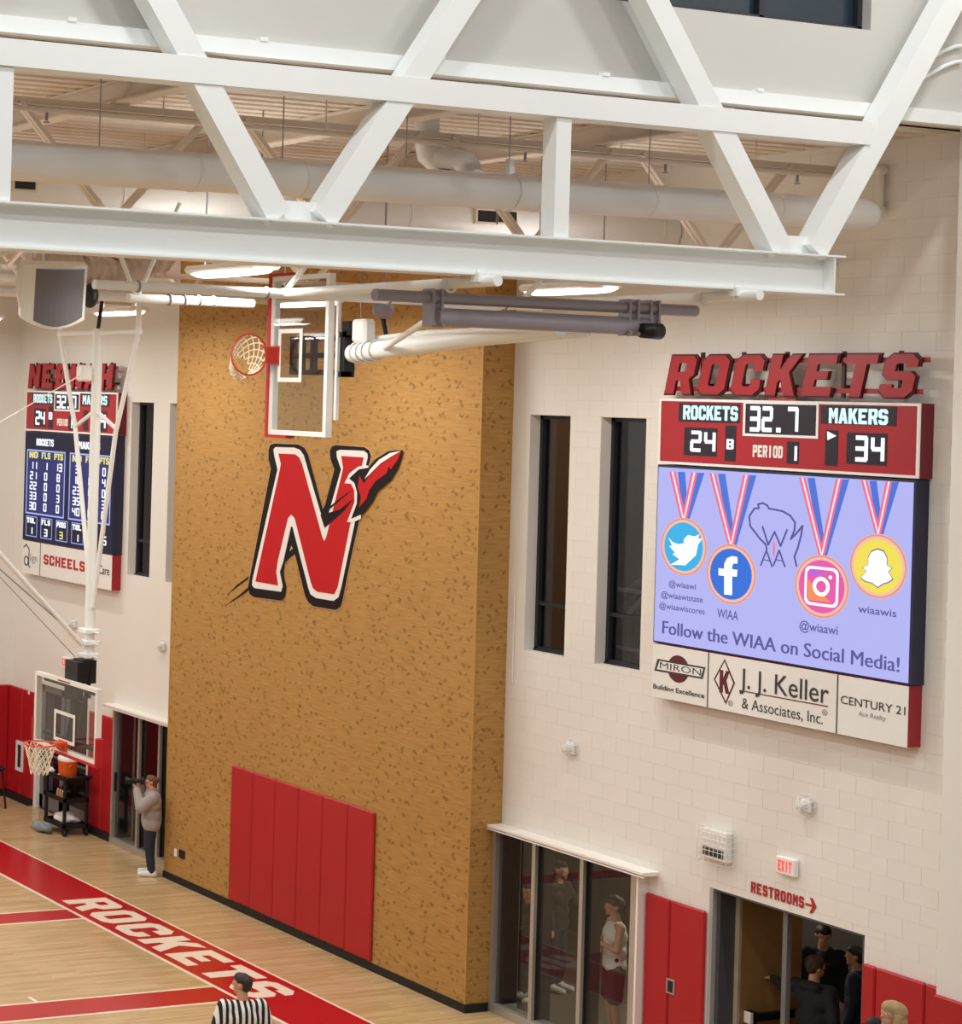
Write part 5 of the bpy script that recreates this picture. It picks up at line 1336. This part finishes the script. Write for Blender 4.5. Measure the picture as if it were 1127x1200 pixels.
MB().lathe((cx0 - .02, cy0 - .05, zt), (0, 0, 1), [(0, .15), (.01, .16), (.08, .168), (.27, .178), (.28, .185), (.30, .185), (.31, .17)], 24).build('cooler_body', OR, cl)
MB().lathe((cx0 - .02, cy0 - .05, zt + .31), (0, 0, 1), [(0, .19), (.05, .192), (.075, .175), (.085, .10), (.085, .02)], 24).build('lid', WHITEPL, cl)
for s in (-1, 1): MB().torus((cx0 - .02, cy0 - .05 + s * .175, zt + .2), (1, 0, 0), (0, 0, 1), .05, .012, 12, 6, 0, math.pi).build('handle', OR, cl)
MB().tube([(cx0 - .19, cy0 - .05, zt + .05), (cx0 - .25, cy0 - .05, zt + .04)], .015, 8).build('spigot', WHITEPL, cl)
TOW = mat('white_towel_cloth', 'e3e0dd', .9, var=.08, bump=.6, bscale=30); GT = mat('grey_bag_cloth', '8b8f92', .85, var=.3, vscale=20, bump=.5, bscale=25)
def lumpy(name, c, r, m, label, cat, seed):
    rnd = random.Random(seed); mb = MB(); N, Mm = 16, 10; R_ = []
    ph = [rnd.uniform(0, 6) for _ in range(6)]
    for i in range(Mm + 1):
        t = math.pi * i / Mm; ring = []
        for k in range(N):
            a = 2 * math.pi * k / N; w = 1 + .18 * math.sin(3 * a + ph[0] + t * 2) + .12 * math.sin(5 * a + ph[1] - 3 * t)
            q = max(math.sin(t), 1e-3) * w; ring.append(Vector(c) + Vector((r[0] * q * math.cos(a), r[1] * q * math.sin(a), r[2] * (1 - math.cos(t)) * (1 + .1 * math.sin(4 * a + ph[2])))))
        R_.append(ring)
    return tag(mb.rings(R_).build(name, m), label, cat)
lumpy('towel_pile', (cx0 - .02, cy0 - .02, .175), (.2, .3, .10), TOW, 'white towels bundled on the lowest cart shelf', 'towels', 3)
lumpy('gear_bag', (cx0 - .42, cy0 + .12, 0.0), (.17, .25, .09), GT, 'crumpled grey bag on the floor beside the cart', 'bag', 5)
lumpy('dark_bag', (cx0 + .06, cy0 + .08, .66), (.13, .2, .10), BLACK, 'black bag on the middle cart shelf', 'bag', 6)
lumpy('hand_towel', (cx0 - .2, cy0 + .26, 1.055), (.07, .08, .06), TOW, 'small white hand towel on the cart top', 'towel', 8)
for k in range(4):
    r = thing('drink_bottle', (cx0 - .19, cy0 - .28 + k * .09, .655), 'small tan drink bottle in the row on the middle cart shelf', 'bottle', 'bottles on the cart')
    MB().lathe((cx0 - .19, cy0 - .28 + k * .09, .655), (0, 0, 1), [(0, .03), (.12, .03), (.15, .014)], 10).build('bottle_body', mat('tan_bottle', 'b98a5c', .4), r)
    MB().lathe((cx0 - .19, cy0 - .28 + k * .09, .805), (0, 0, 1), [(0, .016), (.025, .016)], 10).build('cap', WHITEPL, r)
# stool at the far left
sp_ = Fp(-6, 946); SX, SY = sp_.x, sp_.y
so = thing('bar_stool', (SX, SY, 0), 'tall black stool standing by the corner red pads', 'stool')
MB().lathe((SX, SY, .74), (0, 0, 1), [(0, .16), (.01, .18), (.05, .18), (.07, .15)], 20).build('seat', BLACK, so)
for a in range(4):
    t = math.pi / 4 + a * math.pi / 2; MB().bar((SX + .22 * math.cos(t), SY + .22 * math.sin(t), 0), (SX + .13 * math.cos(t), SY + .13 * math.sin(t), .75), .035, .035).build('leg', BLACKMET, so)
MB().torus((SX, SY, .28), (1, 0, 0), (0, 1, 0), .18, .012, 20, 6).build('foot_ring', BLACKMET, so)

# ================================================================== PEOPLE
def remesh(mb, voxel, smooth=5):
    me = bpy.data.meshes.new('tmp'); me.from_pydata([tuple(v) for v in mb.v], [], mb.f); me.update()
    o = bpy.data.objects.new('tmp', me); COL.objects.link(o)
    m = o.modifiers.new('r', 'REMESH'); m.mode = 'VOXEL'; m.voxel_size = voxel; m.use_smooth_shade = True
    s = o.modifiers.new('s', 'SMOOTH'); s.iterations = smooth; s.factor = 0.5
    bpy.context.view_layer.update()
    ev = o.evaluated_get(bpy.context.evaluated_depsgraph_get()); em_ = ev.to_mesh()
    vs = [v.co.copy() for v in em_.vertices]; fs = [tuple(p.vertices) for p in em_.polygons]
    ev.to_mesh_clear(); bpy.data.objects.remove(o); bpy.data.meshes.remove(me)
    out = MB(); out.add(vs, fs, True); return out
def cap(mb, a, ra, b, rb, n=12):
    a, b = Vector(a), Vector(b); d = b - a
    if d.length < 1e-5: return mb.ell(a, (ra, ra, ra), n, 8)
    d.normalize(); u = d.orthogonal().normalized(); w = d.cross(u); R_ = []
    for i in range(5):
        t = math.pi / 2 * i / 4; R_.append((a - d * ra * math.cos(t), max(ra * math.sin(t), 1e-3)))
    for i in range(5):
        t = math.pi / 2 * i / 4; R_.append((b + d * rb * math.sin(t), max(rb * math.cos(t), 1e-3)))
    mb.rings([[c + (u * math.cos(2 * math.pi * k / n) + w * math.sin(2 * math.pi * k / n)) * r for k in range(n)] for c, r in R_], True)
    return mb
SKIN = mat('light_skin', 'c99478', .55, var=.05); HAIRD = mat('dark_brown_hair', '2c211c', .6, var=.2, vscale=40); HAIRB = mat('auburn_hair', '6b4630', .55, var=.25, vscale=40); HAIRBL = mat('blonde_hair', 'a98a5e', .5, var=.35, vscale=30)
EYEW = mat('eye_white', 'ece8e2', .3); EYED = mat('dark_iris', '20160f', .3); LIP = mat('lip_skin', 'a8645a', .5)

def person(label, loc, fwd, height, arms, top, bottom, shoes, hair, sleeve='long', legs=None, head_turn=0.0, head_pitch=0.0, bulk=1.0, cap_mat=None, top_in=.022, hair_style='short', shorts=False, hood=None):
    s = height / 1.78
    f = Vector((fwd[0], fwd[1], 0)).normalized(); r = Vector((f.y, -f.x, 0)); up = Vector((0, 0, 1)); O = Vector(loc)
    def L(p): return O + r * (p[0] * s * (bulk if abs(p[2]) > .9 else 1)) + f * (p[1] * s) + up * (p[2] * s)
    root = thing('person', O, label, 'person')
    B = bulk
    legs = legs or {}
    J = {}
    for sd, nm in ((-1, 'l'), (1, 'r')):
        J['hip' + nm] = (sd * .092, 0, .93); J['kn' + nm] = legs.get('kn' + nm, (sd * .10, .025, .50)); J['an' + nm] = legs.get('an' + nm, (sd * .105, -.02, .09))
        J['sh' + nm] = (sd * .185, -.005, 1.425); J['el' + nm], J['wr' + nm], J['ha' + nm] = arms[nm]
    hc = (0, .025, 1.655)
    # head frame
    ct, st_ = math.cos(head_turn), math.sin(head_turn)
    hf = (f * ct + r * st_); hr = (r * ct - f * st_); hp = math.cos(head_pitch); hq = math.sin(head_pitch)
    hfw = hf * hp + up * hq; hup = up * hp - hf * hq
    HC = L(hc)
    def HP(a, b, c): return HC + hr * (a * s) + hfw * (b * s) + hup * (c * s)
    # ---- body
    mb = MB()
    KB = s * (1 + (bulk - 1) * .7)
    def C_(a, ra, b, rb): cap(mb, L(a), ra * (KB if max(ra, rb) > .03 else s), L(b), rb * (KB if max(ra, rb) > .03 else s))
    for nm in 'lr':
        C_(J['hip' + nm], .080, J['kn' + nm], .055); C_(J['kn' + nm], .056, J['an' + nm], .038)
        a = J['an' + nm]; C_((a[0], a[1] - .03, .05), .035, (a[0] * 1.05, a[1] + .17, .035), .03)
        C_(J['sh' + nm], .052, J['el' + nm], .040); C_(J['el' + nm], .040, J['wr' + nm], .027)
        # hand: palm and five fingers
        W0, H0 = Vector(J['wr' + nm]), Vector(J['ha' + nm]); d = (H0 - W0).normalized(); sd_ = d.cross(Vector((0, 0, 1)))
        if sd_.length < .2: sd_ = Vector((1, 0, 0))
        sd_.normalize(); nn = sd_.cross(d).normalized()
        for k in (-1, 0, 1): C_(tuple(W0 + sd_ * (.018 * k) + d * .01), .018, tuple(H0 + sd_ * (.022 * k)), .014)
        for k, ln in ((-1.5, .062), (-.5, .078), (.5, .082), (1.5, .070)):
            p0 = H0 + sd_ * (.0185 * k); p1 = p0 + d * ln * .5 + nn * .004; p2 = p1 + d * ln * .4 - nn * .022
            C_(tuple(p0), .0095, tuple(p1), .009); C_(tuple(p1), .009, tuple(p2), .0078)
        th = W0 + d * .03 + sd_ * .03; C_(tuple(th), .012, tuple(th + d * .04 + sd_ * .03), .010); C_(tuple(th + d * .04 + sd_ * .03), .010, tuple(th + d * .075 + sd_ * .03 - nn * .01), .008)
    C_((-.07, 0, .96), .095, (.07, 0, .96), .095); C_((-.055, 0, 1.10), .095, (.055, 0, 1.10), .095); C_((-.085, 0, 1.30), .10, (.085, 0, 1.30), .10); C_((-.14, 0, 1.42), .055, (.14, 0, 1.42), .055)
    C_((0, 0, .98), .11, (0, 0, 1.36), .11); C_((0, -.005, 1.42), .065, (0, .01, 1.56), .055)
    mb.ell(HP(0, -.005, .025), (.078 * s, .078 * s, .095 * s), 16, 12)
    for b_, c_, rr_ in ((.0, .02, .078), (-.03, .03, .078), (.03, .02, .070), (.045, -.055, .050), (.0, -.06, .055)): mb.ell(HP(0, b_, c_), (rr_ * s,) * 3, 14, 10)
    cap(mb, HP(0, .088, .012), .010 * s, HP(0, .108, -.018), .014 * s); cap(mb, HP(-.012, .085, -.055), .012 * s, HP(.012, .085, -.055), .012 * s); mb.ell(HP(0, .075, -.092), (.022 * s,) * 3, 10, 8)
    for sd in (-1, 1): mb.ell(HP(sd * .080, -.012, -.005), (.016 * s, .018 * s, .03 * s), 10, 8)
    remesh(mb, .0115, 3).build('body', SKIN, root)
    # face details
    for sd in (-1, 1):
        o = MB().ell(HP(sd * .030, .083, .018), (.011 * s,) * 3, 10, 8).build('eye', EYEW, root); MB().ell(HP(sd * .030, .092, .018), (.0055 * s,) * 3, 8, 6).build('iris', EYED, o)
        cap(MB(), HP(sd * .018, .090, .042), .005 * s, HP(sd * .044, .080, .042), .004 * s).build('brow', hair, root)
    cap(MB(), HP(-.018, .094, -.055), .005 * s, HP(.018, .094, -.055), .005 * s).build('mouth', LIP, root)
    # ---- top
    mb = MB(); i = top_in
    C_((-.07, 0, .93), .10 + i, (.07, 0, .93), .10 + i); C_((-.06, .0, 1.10), .10 + i, (.06, .0, 1.10), .10 + i); C_((-.09, 0, 1.30), .10 + i, (.09, 0, 1.30), .10 + i); C_((0, 0, .97), .115 + i, (0, 0, 1.36), .105 + i)
    if sleeve != 'none': C_((-.14, -.005, 1.42), .058 + i * .7, (.14, -.005, 1.42), .058 + i * .7); C_((0, -.01, 1.40), .06 + i, (0, -.005, 1.48), .058)
    else:
        for sd in (-1, 1): C_((sd * .10, -.06, 1.40), .035, (sd * .105, .04, 1.40), .035); C_((sd * .10, -.04, 1.46), .022, (sd * .10, .02, 1.46), .022)
    for nm in 'lr':
        if sleeve == 'long': C_(J['sh' + nm], .058 + i, J['el' + nm], .046 + i); C_(J['el' + nm], .046 + i, J['wr' + nm], .032 + i * .7)
        elif sleeve == 'short':
            e_ = Vector(J['sh' + nm]).lerp(Vector(J['el' + nm]), .72); C_(J['sh' + nm], .060 + i, tuple(e_), .058 + i)
    if hood: C_((-.07, -.08, 1.46), .05, (.07, -.08, 1.46), .05)
    t_ = remesh(mb, .013, 6).build('top', top, root)
    # ---- trousers or shorts
    mb = MB(); C_((-.07, 0, .95), .105, (.07, 0, .95), .105)
    for nm in 'lr':
        if shorts:
            e_ = Vector(J['hip' + nm]).lerp(Vector(J['kn' + nm]), .9); C_(J['hip' + nm], .105, tuple(e_), .10)
        else: C_(J['hip' + nm], .095, J['kn' + nm], .072); C_(J['kn' + nm], .072, (J['an' + nm][0], J['an' + nm][1], .10), .058)
    remesh(mb, .013, 5).build('shorts' if shorts else 'trousers', bottom, root)
    for nm in 'lr':
        mb = MB(); a = J['an' + nm]; C_((a[0], a[1] - .04, .055), .052, (a[0] * 1.06, a[1] + .19, .045), .043); C_((a[0], a[1] - .02, .09), .05, (a[0], a[1] + .03, .08), .05)
        mm = remesh(mb, .012, 3)
        for v in mm.v: v.z = max(v.z, O.z + .002)
        mm.build('shoe', shoes, root)
    # ---- hair
    mb = MB()
    if hair_style == 'short':
        for b_, c_, rr_ in ((-.012, .045, .084), (-.04, .035, .080), (.028, .062, .066), (-.045, -.01, .066)): mb.ell(HP(0, b_, c_), (rr_ * s,) * 3, 14, 10)
    elif hair_style == 'mop':
        for b_, c_, rr_ in ((-.01, .05, .092), (-.045, .03, .088), (.045, .065, .066), (-.05, -.02, .07)): mb.ell(HP(0, b_, c_), (rr_ * s,) * 3, 14, 10)
    elif hair_style == 'bun':
        for b_, c_, rr_ in ((-.012, .045, .085), (-.045, .03, .084), (.025, .065, .066), (-.05, -.03, .062), (-.115, .05, .045)): mb.ell(HP(0, b_, c_), (rr_ * s,) * 3, 14, 10)
    else:   # long
        for b_, c_, rr_ in ((-.01, .045, .092), (-.045, .03, .092), (.03, .065, .07), (-.05, -.06, .085), (-.055, -.16, .085), (-.05, -.25, .07)): mb.ell(HP(0, b_, c_), (rr_ * s,) * 3, 14, 10)
        for sd in (-1, 1): cap(mb, HP(sd * .075, .0, .0), .035 * s, HP(sd * .09, .02, -.22), .035 * s)
    remesh(mb, .012, 3).build('hair', hair, root)
    if cap_mat:
        mb = MB(); mb.ell(HP(0, -.012, .055), (.094 * s, .094 * s, .082 * s), 18, 12); mb.ell(HP(0, -.02, .03), (.092 * s, .096 * s, .07 * s), 18, 12)
        for k in (-.04, 0, .04): cap(mb, HP(k, .06, .045), .012 * s, HP(k * .9, .16, .03), .008 * s)
        remesh(mb, .010, 3).build('cap', cap_mat, root)
    return root, L, HP, t_

def stripe_dir(name, c1, c2, freq, d):
    m = bpy.data.materials.new(name); m.use_nodes = True; nt = m.node_tree; b = nt.nodes['Principled BSDF']; K = nt.links.new
    tc = nt.nodes.new('ShaderNodeTexCoord'); dt = nt.nodes.new('ShaderNodeVectorMath'); dt.operation = 'DOT_PRODUCT'; dt.inputs[1].default_value = d
    K(tc.outputs['Object'], dt.inputs[0])
    mu = nt.nodes.new('ShaderNodeMath'); mu.operation = 'MULTIPLY_ADD'; mu.inputs[1].default_value = freq; mu.inputs[2].default_value = 20.25; K(dt.outputs['Value'], mu.inputs[0])
    fr = nt.nodes.new('ShaderNodeMath'); fr.operation = 'FRACT'; K(mu.outputs[0], fr.inputs[0]); gt = nt.nodes.new('ShaderNodeMath'); gt.operation = 'GREATER_THAN'; gt.inputs[1].default_value = .5; K(fr.outputs[0], gt.inputs[0])
    mx = nt.nodes.new('ShaderNodeMix'); mx.data_type = 'RGBA'; mx.inputs[6].default_value = srgb(c1); mx.inputs[7].default_value = srgb(c2); K(gt.outputs[0], mx.inputs[0]); K(mx.outputs[2], b.inputs['Base Color'])
    b.inputs['Roughness'].default_value = .8
    return m
HANG = {'l': ((-.23, -.02, 1.14), (-.24, .05, .90), (-.24, .07, .83)), 'r': ((.23, -.02, 1.14), (.24, .05, .90), (.24, .07, .83))}
GREYSW = mat('grey_sweatshirt', 'a39c97', .85, var=.1, vscale=14, bump=.4, bscale=18); NAVYP = mat('navy_trousers', '232a3a', .8, var=.1, bump=.3, bscale=20); WSHOE = mat('white_shoe', 'e9e6e1', .5); BLKC = mat('black_cloth', '17161a', .85, var=.15, bump=.3, bscale=18); DKSHOE = mat('dark_shoe', '26211f', .6)
# photographer by the far storefront
p0 = Fp(172, 1026)
ph, L, HP, _ = person('person in a grey sweatshirt aiming a long-lens camera beside the far storefront', (p0.x + .06, p0.y, 0), (-.86, .5), 1.72,
    {'l': ((-.20, .20, 1.24), (-.06, .27, 1.51), (-.02, .30, 1.57)), 'r': ((.24, .14, 1.22), (.10, .19, 1.52), (.06, .21, 1.59))}, GREYSW, NAVYP, WSHOE, HAIRB, hair_style='bun', top_in=.036, bulk=1.32)
cm = thing('photo_camera', L((0, .18, 1.6)), 'black camera with a long lens held up to the photographer face', 'camera')
fv = Vector((-.86, .5, 0)).normalized(); rv = Vector((fv.y, -fv.x, 0)); q_ = L((0, .145, 1.665))
Fc = lambda u, v, n: q_ + rv * u + Vector((0, 0, 1)) * v + fv * n
MB().prism([[(-.07, -.05), (.07, -.05), (.07, .035), (.03, .045), (.02, .065), (-.02, .065), (-.03, .045), (-.07, .035)]], Fc, 0, .07).build('camera_body', BLACK, cm, True)
MB().lathe(q_ + fv * .07, fv, [(0, .036), (.06, .036), (.07, .042), (.17, .046), (.18, .05), (.25, .055), (.25, .04)], 18).build('lens', BLACKMET, cm)
MB().lathe(q_ + fv * .12, fv, [(0, .047), (.05, .047)], 18, False).build('zoom_ring', BLACKRUB, cm)
# referee
rp = Fp(285, 1141, 1.83); rf = (.22, .975); rr = Vector((rf[1], -rf[0], 0)).normalized()
person('referee in a black and white striped shirt seen from behind on the court', (rp.x, rp.y, 0), rf, 1.83,
       {'l': ((-.26, -.02, 1.16), (-.24, .12, .95), (-.22, .16, .88)), 'r': ((.26, -.02, 1.16), (.25, .10, .94), (.24, .14, .87))}, stripe_dir('referee_stripes', '141214', 'eeeae6', 14.5, (rr.x, rr.y, 0)), BLKC, DKSHOE, HAIRD, sleeve='short', head_turn=-.75, bulk=1.1, top_in=.022)
# player behind the storefront glass
JER = mat('white_jersey', 'e9e4df', .8, var=.04, bump=.3, bscale=16); MARS = mat('maroon_shorts', '4e1424', .8, var=.08, bump=.3, bscale=16)
pp = Fp(722, 1050, 1.87); pf = Vector((-.85, .42, 0)).normalized(); pr_ = Vector((pf.y, -pf.x, 0))
rt_, L, HP, tp = person('basketball player in white jersey and maroon shorts with folded arms behind the storefront glass', (pp.x, pp.y, 0), pf[:2], 1.87,
       {'l': ((-.25, .06, 1.16), (.02, .20, 1.20), (.09, .20, 1.22)), 'r': ((.25, .06, 1.16), (-.02, .23, 1.15), (-.09, .22, 1.14))}, JER, MARS, WSHOE, HAIRD, sleeve='none', hair_style='mop', shorts=True, top_in=.024)
for sd in (-1, 1): 
    cap(MB(), L((sd * .135, .03, .92)), .03, L((sd * .15, .0, 1.25)), .028).build('side_stripe', MARS, tp)
# two dimmer people further in
ap = Fp(621, 1034, 1.64)
person('person in dark clothes holding hands together behind the left storefront pane', (ap.x, ap.y, 0), (-.9, -.1), 1.64, {'l': ((-.23, .05, 1.15), (-.08, .28, 1.12), (-.03, .33, 1.14)), 'r': ((.23, .05, 1.15), (.08, .28, 1.10), (.03, .33, 1.10))}, BLKC, NAVYP, WSHOE, HAIRD)
bp_ = Fp(655, 1008, 1.84)
person('person in dark clothes reaching one arm out behind the middle storefront pane', (bp_.x, bp_.y, 0), (.3, -.95), 1.84, {'l': ((-.26, .12, 1.18), (-.25, .36, 1.22), (-.24, .42, 1.24)), 'r': HANG['r']}, mat('olive_dark_cloth', '2e2b26', .85, var=.1), NAVYP, WSHOE, HAIRD)
# people in the doorway
cpn = Fp(944, 1117, 1.88)
hand = Yp(903, 1146, DOR[0][1] - .24)
def to_local(P, loc, fwd, s, bulk=1.0):
    f_ = Vector((fwd[0], fwd[1], 0)).normalized(); r_ = Vector((f_.y, -f_.x, 0)); d = Vector(P) - Vector(loc)
    return (d.dot(r_) / s / bulk, d.dot(f_) / s, d.z / s)
cf = (.92, .25); loc = (cpn.x, cpn.y - .12, 0); hl = to_local(hand, loc, cf, 1.88 / 1.78)
sh_ = Vector((-.185, 0, 1.42)); tgt = Vector(hl); dd = (tgt - sh_)
if dd.length > .62: dd = dd.normalized() * .62; tgt = sh_ + dd
el = sh_.lerp(tgt, .5) + Vector((0, 0, -.06)); wr = sh_.lerp(tgt, .88)
person('person in a brown cap and black jacket pushing the tan door open', loc, cf, 1.88, {'l': (tuple(el), tuple(wr), tuple(tgt)), 'r': HANG['r']}, BLKC, BLKC, DKSHOE, HAIRD, head_turn=.5, cap_mat=mat('brown_cap', '4a3527', .8, var=.1), hood=True)
fp_ = Fp(965, 1084, 1.80)
person('person with dark hair in a black hoodie facing out of the open doorway', (fp_.x, fp_.y, 0), (-.75, -.66), 1.80, HANG, BLKC, NAVYP, DKSHOE, HAIRD, hair_style='mop', head_turn=-.2, hood=True)
tp_ = Fp(1004, 1106, 1.78)
person('person in dark clothes at the near edge of the open doorway', (tp_.x - .1, tp_.y - .1, 0), (-.5, .85), 1.78, HANG, mat('dark_blue_jacket', '1d2436', .8, var=.1), BLKC, DKSHOE, HAIRD)
# spectators on the bleachers
bs = Dp(1049, 1171, 17.0)
base_z = bs.z - 1.68
person('blonde long-haired spectator on the bleachers below the near wall', (bs.x, bs.y, base_z), (-.95, .3), 1.66, HANG, mat('pale_top', 'b8aea6', .85), NAVYP, WSHOE, HAIRBL, hair_style='long')
b2 = Dp(1027, 1193, 17.5)
person('spectator in a black cap on the bleachers beside the blonde one', (b2.x, b2.y, base_z), (-.9, .45), b2.z - base_z, HANG, BLKC, NAVYP, WSHOE, HAIRD, cap_mat=BLKC)
bl_ = thing('bleacher', (15.4, 12.6, 0), 'grey bleacher steps under the spectators beside the near wall', 'bleacher')
for k in range(4):
    MB().cbox((13.2, 13.9 - .0 - k * .75 - .75 + .35, 0), (17.4, 13.9 - k * .75 + .35, base_z if k < 3 else base_z + .3), .01).build('step', mat('grey_bleacher_deck', '8d8a88', .6), bl_)
